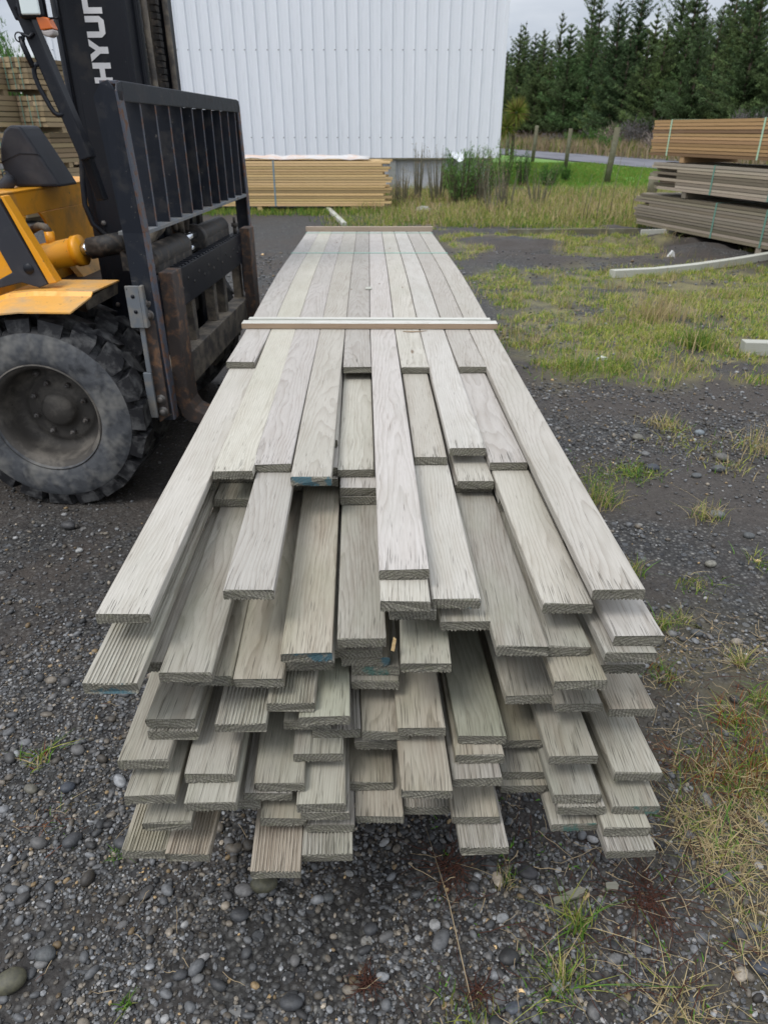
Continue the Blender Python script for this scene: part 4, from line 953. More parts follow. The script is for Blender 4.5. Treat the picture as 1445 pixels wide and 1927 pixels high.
# ------------------------------------------------------------------ grass and weeds
def blades(name, P, H, Wd, C, lean=.5, tipcol=None, segs=3, mat=None):
    """P (n,2|3) roots, H heights, Wd widths, C colours"""
    n = len(P); z0 = gh(P[:, 0], P[:, 1]) if P.shape[1] == 2 else P[:, 2]
    a = RNG.uniform(0, 2*np.pi, n); ln = np.abs(RNG.normal(0, 1, n))*lean
    dx, dy = np.cos(a), np.sin(a); wx, wy = -dy, dx
    tw = RNG.uniform(0, 2*np.pi, n); wx, wy = np.cos(tw), np.sin(tw)
    rows = []
    for k in range(segs+1):
        t = k/segs; off = ln*H*t**1.8; hz = H*(t-.28*np.minimum(ln, 1.6)*t**2)
        w = Wd*(1-t**1.5)/2+Wd*.04
        cx, cy = P[:, 0]+dx*off, P[:, 1]+dy*off
        rows.append(np.stack([cx-wx*w, cy-wy*w, z0+hz-.004], 1)); rows.append(np.stack([cx+wx*w, cy+wy*w, z0+hz-.004], 1))
    Vv = np.stack(rows, 1); m_ = 2*(segs+1)
    f = np.array([[2*k, 2*k+1, 2*k+3, 2*k+2] for k in range(segs)])
    Fx = (f[None]+(np.arange(n)*m_)[:, None, None]).reshape(-1)
    Cc = np.repeat(C[:, None, :], m_, 1).astype(float)
    if tipcol is not None:
        tt = (np.arange(m_)//2/segs)[None, :, None]; Cc = Cc*(1-tt*.6)+np.asarray(tipcol)[None, None, :]*tt*.6
    return np_mesh(name, Vv.reshape(-1, 3), Fx, 4, mat or M['grass'], color=Cc.reshape(-1, 3))
GREEN = np.array([.10, .20, .03]); YG = np.array([.30, .32, .07]); STRAW = np.array([.44, .35, .19]); TAN = np.array([.27, .20, .12]); DRY = np.array([.30, .24, .15]); RED = np.array([.06, .022, .014])
def mixc(n, cols, w, jit=.25):
    c = np.array(cols)[RNG.choice(len(cols), n, p=np.array(w)/sum(w))]
    return c*(1+RNG.uniform(-jit, jit, (n, 1)))
def rnd_region(n, x0, x1, y0, y1): return np.stack([RNG.uniform(x0, x1, n), RNG.uniform(y0, y1, n)], 1)
def clumped(nc, per, x0, x1, y0, y1, mask, rad):
    c = rnd_region(nc, x0, x1, y0, y1); c = keep(c, mask(c[:, 0], c[:, 1])); k = RNG.integers(0, len(c), int(len(c)*per))
    r = RNG.normal(0, 1, (len(k), 2))*rad*RNG.uniform(.5, 1.5, len(c))[k][:, None]; return c[k]+r
# patchy yellow-green grass
p = clumped(6200, 34, .6, 7.5, 4.2, 13.0, lambda x, y: patch_m(x, y)*(.18+.82*sstep(.34, .50, fnoise(x, y, 2.6, 51))), .055)
o = blades('grass', p, RNG.uniform(.02, .075, len(p)), RNG.uniform(.004, .009, len(p)), mixc(len(p), [GREEN*1.2, YG*1.25, STRAW*1.1], [.28, .50, .22]), .7); o['kind'] = 'stuff'
p = clumped(200, 50, .9, 8, 4.6, 13.0, patch_m, .075)
o = blades('long_grass', p, RNG.uniform(.06, .14, len(p)), RNG.uniform(.004, .007, len(p)), mixc(len(p), [GREEN, YG, STRAW, TAN], [.15, .25, .4, .2]), .6); o['kind'] = 'stuff'
# dry belt and long grass in front of the lawn, by the warehouse and beyond the road
p = clumped(2600, 26, -1.6, 11, 12.8, 23, lambda x, y: dry_m(x, y)*(x < road_x(y)), .12)
o = blades('dry_grass', p, RNG.uniform(.06, .30, len(p))*(.25+1.2*fnoise(p[:, 0], p[:, 1], .9, 30)), RNG.uniform(.008, .016, len(p)), mixc(len(p), [GREEN, YG, STRAW*1.1, TAN*1.2], [.20, .30, .30, .20]), .55); o['kind'] = 'stuff'
p = clumped(900, 22, -1.4, 8, 12.8, 16, lambda x, y: sstep(12.7, 13.5, y)*(1-sstep(14.5, 16, y))*sstep(-1.5, 0, x), .12)
o = blades('grass', p, RNG.uniform(.05, .16, len(p)), RNG.uniform(.008, .014, len(p)), mixc(len(p), [GREEN, YG, STRAW], [.4, .4, .2]), .6); o['kind'] = 'stuff'
p = clumped(2600, 22, 3.6, 12, 18, 40, lambda x, y: lawn_m(x, y), .3)
o = blades('lawn', p, RNG.uniform(.05, .13, len(p)), RNG.uniform(.015, .03, len(p)), mixc(len(p), [GREEN*1.3, YG*.8], [.7, .3]), .5); o['kind'] = 'stuff'
p = clumped(3500, 16, 6, 34, 24, 110, lambda x, y: sstep(.3, 1.2, x-(road_x(y)+5.3))*(1-sstep(14, 18, x-(road_x(y)+5.3))), .5)
o = blades('dry_grass', p, RNG.uniform(.35, 1.1, len(p)), RNG.uniform(.04, .09, len(p)), mixc(len(p), [GREEN*.7, YG*.7, DRY, TAN*1.1], [.10, .15, .45, .30]), .45, segs=2); o['kind'] = 'stuff'
p = clumped(300, 30, -7.5, .6, 15.2, 15.9, lambda x, y: x*0+.5, .12)
o = blades('grass', p, RNG.uniform(.05, .16, len(p)), RNG.uniform(.008, .014, len(p)), mixc(len(p), [GREEN, YG], [.6, .4]), .5); o['kind'] = 'stuff'

def tuft(px, py, label, cat, n, rad, hgt, cols, w, lean=1.0, wd=.0035, spread=None, name='grass_tuft', lie=0):
    c = atz(px, py, 0); n = int(n)
    pts = np.zeros((n, 3)); r = RNG.normal(0, rad, (n, 2)); pts[:, :2] = r; pts[:, 2] = 0
    o = blades(name, pts, RNG.uniform(.4, 1.1, n)*hgt, RNG.uniform(.6, 1.2, n)*wd, mixc(n, cols, w), lean)
    o.location = (c.x, c.y, float(gh(c.x, c.y)));
    if rad >= .08: o['kind'] = 'stuff'; o.name = 'grass'; return o
    tag(o, label, cat, 'tufts and weeds on the gravel'); return o
B_ = [GREEN*1.1, YG, STRAW, np.array([.21, .075, .03])]
for a in ((1085, 1745, 'green and straw grass tuft below the right corner of the pack', 'grass tuft', 110, .018, .095, B_, [.4, .3, .3, .0], 1.0, .0032),
          (1060, 1850, 'low green grass clump near the bottom edge, right of centre', 'grass tuft', 150, .025, .065, B_, [.45, .3, .25, 0], 1.2, .003),
          (880, 1925, 'upright green blades at the bottom edge', 'grass tuft', 60, .03, .09, B_, [.5, .35, .15, 0], .5, .003),
          (950, 1665, 'small straw tuft beside the flat dark stone', 'grass tuft', 40, .012, .07, B_, [.2, .3, .5, 0], .9, .003),
          (1330, 1580, 'big straw coloured tussock at the right edge', 'grass tuft', 300, .045, .05, B_, [.10, .12, .78, 0], 1.9, .0032),
          (1400, 1660, 'spreading dry tussock below the big straw one', 'grass tuft', 220, .05, .05, B_, [.10, .12, .78, 0], 1.9, .0032),
          (1425, 1545, 'matted straw clump between the two tussocks at the right edge', 'grass tuft', 260, .05, .05, B_, [.08, .12, .8, 0], 1.9, .003),
          (1300, 1450, 'sparse reddish weed right of the lower board ends', 'grass tuft', 110, .035, .05, B_, [.25, .1, .3, .35], 1.5, .003),
          (1385, 1370, 'low orange-green weed near the right edge', 'grass tuft', 190, .045, .06, B_, [.35, .15, .15, .35], 1.2, .0035),
          (1435, 1330, 'green weed patch at the right edge above the orange one', 'grass tuft', 150, .035, .06, B_, [.5, .2, .15, .15], 1.1, .0035),
          (1290, 1530, 'small straw tuft beside the lowest right board', 'grass tuft', 90, .03, .05, B_, [.15, .15, .6, .1], 1.5, .003),
          (1435, 1760, 'thin straw spray in the lower right corner area', 'grass tuft', 110, .035, .05, B_, [.1, .1, .8, 0], 1.8, .003),
          (1290, 1895, 'pale straw patch at the bottom edge near the corner', 'grass tuft', 170, .04, .05, B_, [.1, .1, .8, 0], 1.7, .003),
          (1425, 1455, 'red and green grass clump at the right edge', 'grass tuft', 320, .05, .075, B_, [.32, .15, .18, .35], 1.1, .0035),
          (1370, 1480, 'orange-red weedy grass left of the red and green clump', 'grass tuft', 200, .045, .09, B_, [.3, .1, .25, .35], 1.2, .003),
          (1245, 1275, 'green and red weed beside the right side of the pack', 'grass tuft', 90, .025, .055, B_, [.45, .2, .15, .2], 1.1, .0035),
          (1390, 1250, 'isolated straw-tipped tussock on the right gravel', 'grass tuft', 110, .012, .075, B_, [.35, .2, .45, 0], .95, .003),
          (1280, 1168, 'small green tuft near the right board ends', 'grass tuft', 50, .015, .05, B_, [.4, .4, .2, 0], 1, .003),
          (1250, 1180, 'thin grass tuft touching the right board ends', 'grass tuft', 60, .02, .08, B_, [.3, .4, .3, 0], .9, .003),
          (1190, 1080, 'dark spiky tuft against the long right board', 'grass tuft', 70, .02, .09, B_, [.45, .25, .3, 0], .9, .004),
          (1130, 945, 'olive tuft halfway along the right board', 'grass tuft', 160, .05, .12, B_, [.4, .3, .3, 0], .9, .004),
          (1310, 1105, 'pair of low yellow-green tufts on the right gravel', 'grass tuft', 80, .04, .05, B_, [.3, .5, .2, 0], 1, .004),
          (1430, 1062, 'green tuft at the right edge above the pale chip', 'grass tuft', 60, .03, .05, B_, [.5, .4, .1, 0], 1, .004),
          (1330, 975, 'tan wispy tuft left of the pale round stone', 'grass tuft', 90, .035, .10, B_, [.1, .2, .7, 0], 1, .004),
          (1200, 892, 'bright green low tuft on the gravel right of the pack', 'grass tuft', 200, .055, .05, B_, [.6, .35, .05, 0], 1, .005),
          (1150, 888, 'olive moss and grass beside the bright green tuft', 'grass tuft', 220, .09, .04, B_, [.35, .45, .2, 0], 1, .005),
          (1250, 805, 'straw yellow tuft alone on the gravel', 'grass tuft', 130, .05, .09, B_, [.1, .35, .55, 0], 1.1, .005),
          (1290, 838, 'tan and orange low grass on the gravel', 'grass tuft', 200, .12, .05, B_, [.15, .35, .45, .05], 1, .005),
          (1370, 880, 'pale tuft growing over the grey boulder', 'grass tuft', 90, .06, .07, B_, [.15, .35, .5, 0], 1, .005),
          (1440, 850, 'dry tuft at the right edge by the boulder', 'grass tuft', 160, .08, .13, B_, [.15, .25, .6, 0], .9, .005),
          (1310, 655, 'tall green tussock behind the mud', 'grass tuft', 300, .078, .19, B_, [.5, .3, .2, 0], .6, .008),
          (1240, 600, 'tall dry stalks in the middle of the grass patch', 'grass tuft', 260, .14, .32, B_, [.05, .15, .8, 0], .4, .006),
          (1090, 700, 'yellow-green fringe tuft at the front of the grass patch', 'grass tuft', 420, .14, .10, B_, [.45, .45, .1, 0], .9, .006),
          (1155, 695, 'second fringe tuft at the front of the grass patch', 'grass tuft', 300, .10, .10, B_, [.45, .45, .1, 0], .9, .006),
          (75, 1430, 'small reddish green weed on the left gravel', 'weed', 60, .018, .045, B_, [.45, .2, .15, .2], 1.4, .0045),
          (95, 1540, 'sparse red-brown weed low on the left gravel', 'weed', 60, .04, .03, B_, [.1, .0, .2, .7], 1.5, .002),
          (220, 1612, 'tiny green sprout left of the lowest grooved board', 'weed', 26, .008, .035, B_, [.8, .2, 0, 0], 1.0, .003),
          (235, 1893, 'little green sprout in the bottom left gravel', 'weed', 26, .006, .03, B_, [.9, .1, 0, 0], 1.0, .004),
          (1125, 905, 'dark green moss at the foot of the right board', 'weed', 120, .05, .04, B_, [.7, .3, 0, 0], 1, .004)):
    tuft(*a)
# dead red rootlets
def rootlet(px, py, label, n, rad):
    c = atz(px, py, 0); m = MB(); rg = random.Random(int(px))
    for k in range(n):
        a = rg.uniform(0, 6.283); l = rad*rg.uniform(.4, 1.2); p = Vector((rg.gauss(0, rad*.1), rg.gauss(0, rad*.1), rg.uniform(.003, .014))); pts = [p.copy()]
        for q in range(5):
            a += rg.gauss(0, .45); p = p+Vector((math.cos(a), math.sin(a), 0))*l/5; p.z = max(.003, p.z+rg.uniform(-.006, .005)); pts.append(p.copy())
        m.tube(pts, [.0011, .001, .0009, .0008, .0006, .0004], 4, cap=False)
    o = m.build('dead_weed', M['redroot'], loc=(c.x, c.y, float(gh(c.x, c.y))+.004)); tag(o, label, 'dead weed', 'tufts and weeds on the gravel')
M['redroot'] = plain('red_brown_rootlets', (.085, .036, .024), .8, spec=.2, n_amt=.5)
rootlet(848, 1640, 'dark red rootlets under the right middle of the pack', 46, .11); rootlet(1215, 1690, 'dark red rootlets near the bottom right of the photo', 64, .15); rootlet(690, 1855, 'small patch of red rootlets near the bottom edge', 40, .05); rootlet(900, 1870, 'reddish weed stems beside the blue-grey stone', 30, .06)
# loose straw and twigs over the lower right, fallen flat
m = MB(); rg = random.Random(4)
def stalk(x, y, l, a, r=.0011):
    z = float(gh(x, y))+.016; pts = [Vector((x, y, z+rg.uniform(0, .01)))]
    for q in range(4): a += rg.gauss(0, .12); p = pts[-1]+Vector((math.cos(a), math.sin(a), 0))*l/4; p.z = float(gh(p.x, p.y))+rg.uniform(.010, .022); pts.append(p)
    m.tube(pts, [r, r, r*.9, r*.8, r*.5], 4, cap=False)
for k in range(1500):
    x = rg.uniform(.05, 1.9); y = rg.uniform(.55, 2.0)
    if rg.random() > .15+.85*min(1, max(0, (x-.1)/.6)): continue
    stalk(x, y, rg.uniform(.012, .06) if rg.random() < .8 else rg.uniform(.06, .12), rg.uniform(0, 6.28), rg.uniform(.0005, .0013))
for k in range(60): stalk(rg.uniform(-1.2, 0), rg.uniform(.6, 1.6), rg.uniform(.02, .06), rg.uniform(0, 6.28), .0008)
o = m.build('loose_straw', M['strawmat'] if 'strawmat' in M else plain('straw_stalks', (.40, .31, .19), .7, spec=.25, n_amt=.5, n_sc=20, streak=((.12, .05, .03), 9, .6))); o['kind'] = 'stuff'
m = MB(); rg = random.Random(9)
for k in range(700):
    x = rg.uniform(.0, 1.5); y = rg.uniform(.55, 1.7)
    if rg.random() > min(1, max(0.05, (x)/.6)): continue
    stalk(x, y, rg.uniform(.02, .12), rg.uniform(0, 6.28), rg.uniform(.0006, .0012))
o = m.build('dead_stems', M['redroot']); o['kind'] = 'stuff'
# tiny clover leaves
pts = rnd_region(170, .1, 1.5, .6, 1.6); pts = np.repeat(pts, 5, 0)+RNG.normal(0, .006, (850, 2))
o = blades('seedlings', pts, RNG.uniform(.006, .016, len(pts)), RNG.uniform(.004, .008, len(pts)), mixc(len(pts), [np.array([.10, .24, .03])], [1]), 1.2, segs=2); o['kind'] = 'stuff'
# long single straws leaning on the boards and grey splinter pieces
for k, (a_, b_, lb) in enumerate((((870, 1620), (920, 1545), 'long straw leaning across the grooved board end at the lower right'), ((890, 1905), (800, 1560), 'long curved straw left of the dark wet stone'))):
    p0 = atz(a_[0], a_[1], 0); p1 = atz(b_[0], b_[1], .28 if k == 0 else .0); mm = MB()
    mm.tube([p0+Vector((0, 0, .008)), p0.lerp(p1, .5)+Vector((.004, 0, .03)), p1+Vector((0, 0, .01))], [.0013, .0011, .0005], 5)
    tag(mm.build('straw_stalk', M['palewood'] if False else o.data.materials[0] if False else bpy.data.materials['straw_stalks']), lb, 'straw')
for (px, py, rz, l, lb) in ((1070, 1690, .35, .085, 'grey splintered wood scrap on the soil below the pack'), (1150, 1672, 0.0, .03, 'small pale wood scrap right of the splintered piece')):
    c = atz(px, py, 0); mm = MB(); mm.prism([(-l/2, -.008, 0), (l*.3, -.011, 0), (l/2, .0, 0), (l*.35, .009, 0), (-l*.45, .006, 0)], (0, 0, .006))
    ws = mm.build('wood_scrap', M['palewood'], loc=(c.x, c.y, float(gh(c.x, c.y))+.008), rz=rz); ws.color = (.45, .43, .40, 1); tag(ws, lb, 'wood scrap')

# ------------------------------------------------------------------ timber lying about in the yard
def beam(pts, w, h, name, label, cat, mat, z0=0):
    P = [Vector(p) for p in pts]; o0 = P[0].copy(); d = (P[-1]-P[0]); ang = math.atan2(d.y, d.x)
    Mr = Matrix.Rotation(-ang, 3, 'Z'); Q = [Mr@(p-o0) for p in P]; m = MB(); n = len(Q); vs = []
    for q in Q: vs += [(q.x, q.y-w/2, q.z), (q.x, q.y+w/2, q.z), (q.x, q.y+w/2, q.z+h), (q.x, q.y-w/2, q.z+h)]
    fs = [(i*4+j, (i+1)*4+j, (i+1)*4+(j+1) % 4, i*4+(j+1) % 4) for i in range(n-1) for j in range(4)]+[(0, 1, 2, 3), ((n-1)*4+3, (n-1)*4+2, (n-1)*4+1, (n-1)*4)]
    m.add(vs, fs); o = m.build(name, mat, loc=o0, rz=ang, bevel=.004); bmesh_fix(o); tag(o, label, cat); return o
def gp(px, py, dz=0): p = atz(px, py, 0); p.z = float(gh(p.x, p.y))+dz; return p
beam([gp(1150, 522), gp(1230, 516, .0), gp(1300, 509, .0), gp(1375, 499, .01), gp(1450, 490, .02), gp(1520, 484, .02)], .10, .085, 'kerb_timber', 'long bowed pale timber lying on the grass in front of the right packs', 'timber', M['palewood'])
beam([gp(1392, 668), gp(1560, 672)], .10, .10, 'squared_post', 'pale squared post lying in the grass at the right edge', 'timber', M['palewood'])
beam([gp(955, 441), gp(1198, 441)], .05, .085, 'edging_board', 'long low weathered edging board at the back of the mud', 'timber', M['post'])
beam([gp(1204, 444), gp(1270, 444)], .05, .09, 'edging_board', 'short pale edging board beside the bottom right pack', 'timber', M['palewood'])
beam([gp(648, 428, .02), gp(618, 398, .02)], .09, .06, 'plank', 'pale plank pointing away behind the far end of the pack', 'timber', M['palewood'])
m = MB(); m.prism([(0, 0, 0), (.11, 0, 0), (.10, .0, .07), (.07, 0, .10), (.035, 0, .05)], (0, .05, 0))
tag(m.build('white_scrap', M['scrap'], loc=gp(1253, 487)), 'small white scrap standing in the mud before the right packs', 'scrap')
m = MB(); m.prism([(0, 0, 0), (.09, .02, 0), (.06, .07, 0)], (0, 0, .02)); tag(m.build('plastic_scrap', M['scrap'], loc=gp(1120, 682)), 'tiny white plastic scrap in the grass fringe', 'scrap')
m = MB(); m.prism([(0, 0, 0), (.28, .1, .0), (.24, .2, .07), (.1, .15, .09), (-.03, .1, .05)], (0, .02, .02)); tag(m.build('metal_scrap', M['concrete'], loc=gp(785, 398)), 'crumpled light metal scrap in the grass near the warehouse', 'scrap')

# ------------------------------------------------------------------ strapped packs of timber
def timber_pack(name, org, rz, L, rows, cols, bw, bt, mat, label, group, straps, smat, rag_r=.0, rag_l=.0, droop=0, endmat=None, seed=1, bearer=True, gap=.0, skip=0):
    """local x along the boards from 0 to L, y away, z up"""
    root = empty(name, org, rz); tag(root, label, 'timber pack', group)
    rg = random.Random(seed); n = 8
    for r_ in range(rows):
        for c in range(cols):
            if rows*cols > 100 and 0 < c < cols-1 and r_ < rows-1: continue
            l0 = rg.uniform(-rag_l, rag_l) if rg.random() > skip else rag_l*3; l1 = L+rg.uniform(-rag_r, rag_r*.3) - (rg.uniform(.1, .5) if rg.random() < skip else 0)
            th = bt*rg.uniform(.80, .91); yo = c*bw+rg.uniform(-.004, .004); zb = r_*bt
            m = MB(); xs = np.linspace(l0, l1, n); wob = [rg.uniform(-.0012, .0012) for _ in xs]
            vs = []
            for x, wv in zip(xs, wob):
                zz = zb-droop*((x/L-.5)*2)**2+wv if droop else zb+wv
                vs += [(x, yo, zz), (x, yo+bw*.985, zz), (x, yo+bw*.985, zz+th), (x, yo, zz+th)]
            m.add(vs, [(i*4+j, i*4+(j+1) % 4, (i+1)*4+(j+1) % 4, (i+1)*4+j)[::-1] for i in range(n-1) for j in range(4)])
            m.mi = 1; m.add([vs[k] for k in range(4)], [(0, 1, 2, 3)]); m.add([vs[-4+k] for k in range(4)], [(3, 2, 1, 0)])
            o = m.build('board', [mat, endmat or M['endpine']], root); bmesh_fix(o)
            v = rg.uniform(.68, 1.18); o.color = (v, v*rg.uniform(.95, 1.02), v*rg.uniform(.88, 1.04), 1)
    H = rows*bt; Dp = cols*bw
    if rows*cols > 100:
        m = MB(); m.box((.3, bw*1.02, bt*.1), (L-.35, Dp-bw*1.02, H-bt*1.05)); m.build('inner_boards', mat, root)['kind'] = 'stuff'
    for sx in straps:
        m = MB(); w = .015; e = .004
        dz = droop*((sx/L-.5)*2)**2
        m.box((sx-w, -e-.002, -dz), (sx+w, -.001, H-dz)); m.box((sx-w, -e, H-dz+.001), (sx+w, Dp+e, H-dz+e)); m.box((sx-w, Dp+.003, -dz), (sx+w, Dp+e+.003, H-dz))
        m.build('strap', smat, root)
    if bearer:
        for sx in (L*.14, L*.5, L*.86):
            m = MB(); m.box((sx-.05, .01, -.085-(0)), (sx+.05, Dp-.01, -.002)); m.build('bearer', mat, root)
    return root
# yellow pack in front of the warehouse
yp = timber_pack('timber_pack', (-5.3, 16.0, .10), 0, 5.42, 17, 8, .145, .050, M['pine'], 'long yellow pine pack lying in front of the white warehouse', None, [.9, 3.05], M['strap_blue'], rag_r=.22, rag_l=.05, seed=3)
for o in list(yp.children):
    if o.name.startswith('strap') and False: pass
m = MB()
rg = random.Random(3); q = []
for i in range(24):
    x = -4.9+i*.2; q.append(x)
    for j, (yy) in enumerate((16.02, 16.35, 16.8)): m.v.append((x, yy, .962+.012*rg.random()+(.055 if j == 1 else .0)+.035*rg.random()))
for i in range(23):
    for j in range(2): m.f.append([i*3+j, (i+1)*3+j, (i+1)*3+j+1, i*3+j+1]); m.m.append(0); m.sm.append(True)
o = m.build('plastic_wrap', M['wrap']); so = o.modifiers.new('thick', 'SOLIDIFY'); so.thickness = .006; tag(o, 'crumpled pinkish white plastic wrap on top of the yellow pine pack', 'plastic wrap')
# three stacked packs on the right; their left ends are far, they run towards the camera
FR, NR = Vector((4.26, 12.97)), Vector((5.09, 9.87)); dr = (NR-FR).normalized(); rz = math.atan2(dr.y, dr.x)
def rpack(off, z, mat, label, rows, bt, seed, straps, smat, droop=.0, rag=.03, skip=0, side=0, L=6.0):
    # local y must point away from the camera: x runs towards the viewer, so y points right
    o = FR+dr*off+Vector((dr.y*-1, dr.x))*side
    return timber_pack('timber_pack', (o.x, o.y, z), rz, L, rows, 9, .11, bt, mat, label, 'packs of timber stacked at the right', straps, smat, rag_l=rag, rag_r=.03, droop=droop, seed=seed, skip=skip)
rpack(0, .10, M['greybrown'], 'bottom pack of weathered grey-brown boards in the right stack', 11, .043, 5, [2.0, 3.02, 5.0], M['strap_green'], rag=.12, skip=.12)
rpack(.35, .665, M['greybrown'], 'middle pack of brown boards with ragged ends in the right stack', 9, .043, 6, [1.45, 2.62, 5.0], M['strap_green'], rag=.20, skip=.3)
rpack(.15, 1.145, M['tan'], 'topmost pack of orange-tan boards in the right stack', 11, .045, 7, [.45, 2.45, 4.6], M['strap_pale'], rag=.03)
# stacks with their sawn ends towards the camera, far left
def lpack(x, y, z, cols, rows, label, seed, bw=.11, bt=.08, rz=-.35, L=3.0):
    root = timber_pack('timber_pack', (x, y, z), math.pi/2+rz, L, rows, cols, bw, bt, M['greentimber'], label, 'packs of timber stacked at the far left', [], M['strap_green'], rag_l=.015, endmat=M['greentimber'], seed=seed, bearer=True)
    for k in range(3):
        m = MB(); yy = cols*bw*(k+.7)/3.4; m.box((-.035, yy-.006, 0), (-.028, yy+.006, rows*bt)); m.build('strap', M['strap_green'], root)
    return root
# local y after rotating by 90 deg points left, so each stack grows leftwards from its right edge
nm = ['bottom', 'second', 'third', 'fourth', 'topmost']
for k in range(5):
    z = (.10, .415, .98, 1.545, 2.11)[k]
    lpack((-5.75, -5.80, -5.85, -5.85, -6.0)[k], 14.0, z, 5, 3 if k == 0 else 6, '%s pack of green-grey timber in the nearest stack at the left edge' % nm[k], 20+k)
for k in range(5): lpack((-6.42, -6.45, -6.50, -6.55, -6.64)[k], 13.75, (.10, .415, .98, 1.545, 2.11)[k], 5, 3 if k == 0 else 6, '%s pack in the stack just left of the nearest one' % nm[k], 30+k)
for k in range(3): lpack(-7.75, 20.0, .10+.62*k, 7, 6, '%s pack of pale timber in the stack further back at the left' % ['bottom', 'middle', 'top'][k], 40+k)
m = MB(); m.box((-9.6, 21.0, .55), (-7.9, 21.2, .75)); m.box((-9.6, 21.0, .1), (-9.4, 21.2, .55)); m.box((-8.1, 21.0, .1), (-7.9, 21.2, .55)); tag(m.build('trestle', M['concrete'], bevel=.01), 'grey trestle beam behind the forklift hood near the warehouse corner', 'trestle')
m = MB(); m.box((-6.0, 15.2, .12), (-5.72, 15.4, .2)); m.box((-6.0, 15.2, .28), (-5.78, 15.4, .34)); m.box((-5.98, 15.25, .0), (-5.9, 15.35, .34)); tag(m.build('white_block', M['scrap'], bevel=.004), 'small white block glimpsed between the hood and the concrete column', 'block')

# ------------------------------------------------------------------ warehouse
wh = empty('warehouse', (0, 0, 0)); tag(wh, 'large white ribbed metal warehouse raised on a low white block base', 'warehouse')
WX0, WX1, WY, WZ0, WZ1 = -9.0, 3.22, 22.4, .80, 7.5
def ribbed(x0, x1, y, z0, z1, name, along='x', flip=1):
    pitch = .30; m = MB(); xs = []; x = x0
    prof = [(0, 0), (.132, 0), (.146, -.032), (.168, -.032), (.184, 0), (.25, 0), (.256, -.008), (.262, 0)]
    while x < x1:
        for u, d in prof:
            if x+u < x1: xs.append((x+u, d))
        x += pitch
    xs.append((x1, 0)); n = len(xs)
    for zz in (z0, z1):
        for (xx, d) in xs: m.v.append((xx, y+d*flip, zz) if along == 'x' else (y-d*flip, xx, zz))
    for i in range(n-1): m.f.append([i, i+1, i+1+n, i+n] if flip == 1 else [i+n, i+1+n, i+1, i]); m.m.append(0); m.sm.append(False)
    return m.build(name, M['clad'], wh)
ribbed(WX0+.05, WX1-.06, WY, WZ0, WZ1, 'front_cladding')
ribbed(WY, WY+22, WX1, WZ0, WZ1, 'side_cladding', 'y'); ribbed(WY, WY+22, WX0, WZ0, WZ1, 'side_cladding', 'y', -1)
m = MB(); m.box((WX0, WY+21.9, WZ0), (WX1, WY+22, WZ1)); m.build('back_wall', M['clad'], wh)
m = MB(); m.prism([(WX0-.2, WY-.15, WZ1), (WX1+.2, WY-.15, WZ1), ((WX0+WX1)/2, WY-.15, WZ1+1.6)], (0, 22.3, 0)); m.build('roof', M['clad'], wh)
m = MB(); m.box((WX1-.075, WY-.035, WZ0), (WX1+.035, WY+.08, WZ1)); m.build('corner_flashing', M['clad'], wh, bevel=.01)
m = MB(); m.box((WX0-.035, WY-.035, WZ0), (WX0+.06, WY+.08, WZ1)); m.build('corner_flashing', M['clad'], wh, bevel=.01)
# screws: small dark dots along three girts
m = MB()
for zz in (1.3, 3.36, 5.3):
    x = WX0+.2
    while x < WX1-.1: m.box((x-.012, WY-.040, zz), (x+.012, WY-.030, zz+.024)); x += .30
m.build('cladding_screws', M['bolt'], wh)
# crumpled sheet at the lower right
m = MB(); nx_, nz_ = 44, 26; rg = np.random.default_rng(5)
for j in range(nz_):
    for i in range(nx_):
        u, v = i/(nx_-1), j/(nz_-1); x = 1.86+.46*u; z = WZ0-.05+.20*v
        e_ = (1-v)**.6*abs(math.sin(u*math.pi))**.5; fold = -.032*(.5+.5*math.sin(x*2*math.pi/.30))*(1-e_) + .09*math.sin(u*7+v*3)*math.sin(v*4+u*5)*e_ + (abs(float(vnoise(x, z, 4, 3))-.5)-.25)*.20*e_
        z2 = z+(.07*math.sin(u*5.2)*(1-v) if u > .45 else 0)
        m.v.append((x, WY-.012-.16*(1-v)**1.6*math.sin(u*math.pi)**.7+fold*.0, z+.05*(1-v)*math.sin(u*8)))
for j in range(nz_-1):
    for i in range(nx_-1): a = j*nx_+i; m.f.append([a, a+1, a+1+nx_, a+nx_]); m.m.append(0); m.sm.append(False)
o = m.build('torn_cladding', M['clad'], wh); o['label'] = 'torn cladding corner curling outwards'
m = MB(); m.box((WX0+.15, WY+.16, 0), (WX1-.12, WY+.36, WZ0+.05)); m.build('block_base', M['whiteblock'], wh)
m = MB(); m.box((WX0+.05, WY-.02, WZ0-.04), (WX1-.1, WY+.1, WZ0-.003)); m.build('sill_beam', M['post'], wh)
for q0, q1 in (((.16, WY+.02, 0), (.34, WY+.155, WZ0-.04)), ((-4.2, WY+.02, 0), (-4.0, WY+.155, WZ0-.04)), ((2.55, WY+.05, 0), (2.68, WY+.155, .76))):
    m = MB(); m.box(q0, q1); m.build('pier', M['concrete'], wh, bevel=.01)
cpz = MB(); cpz.box((-8.75, WY-.02, 0), (-8.2, WY+.155, WZ0-.04)); cpz.build('pier', M['concrete'], wh, bevel=.015)

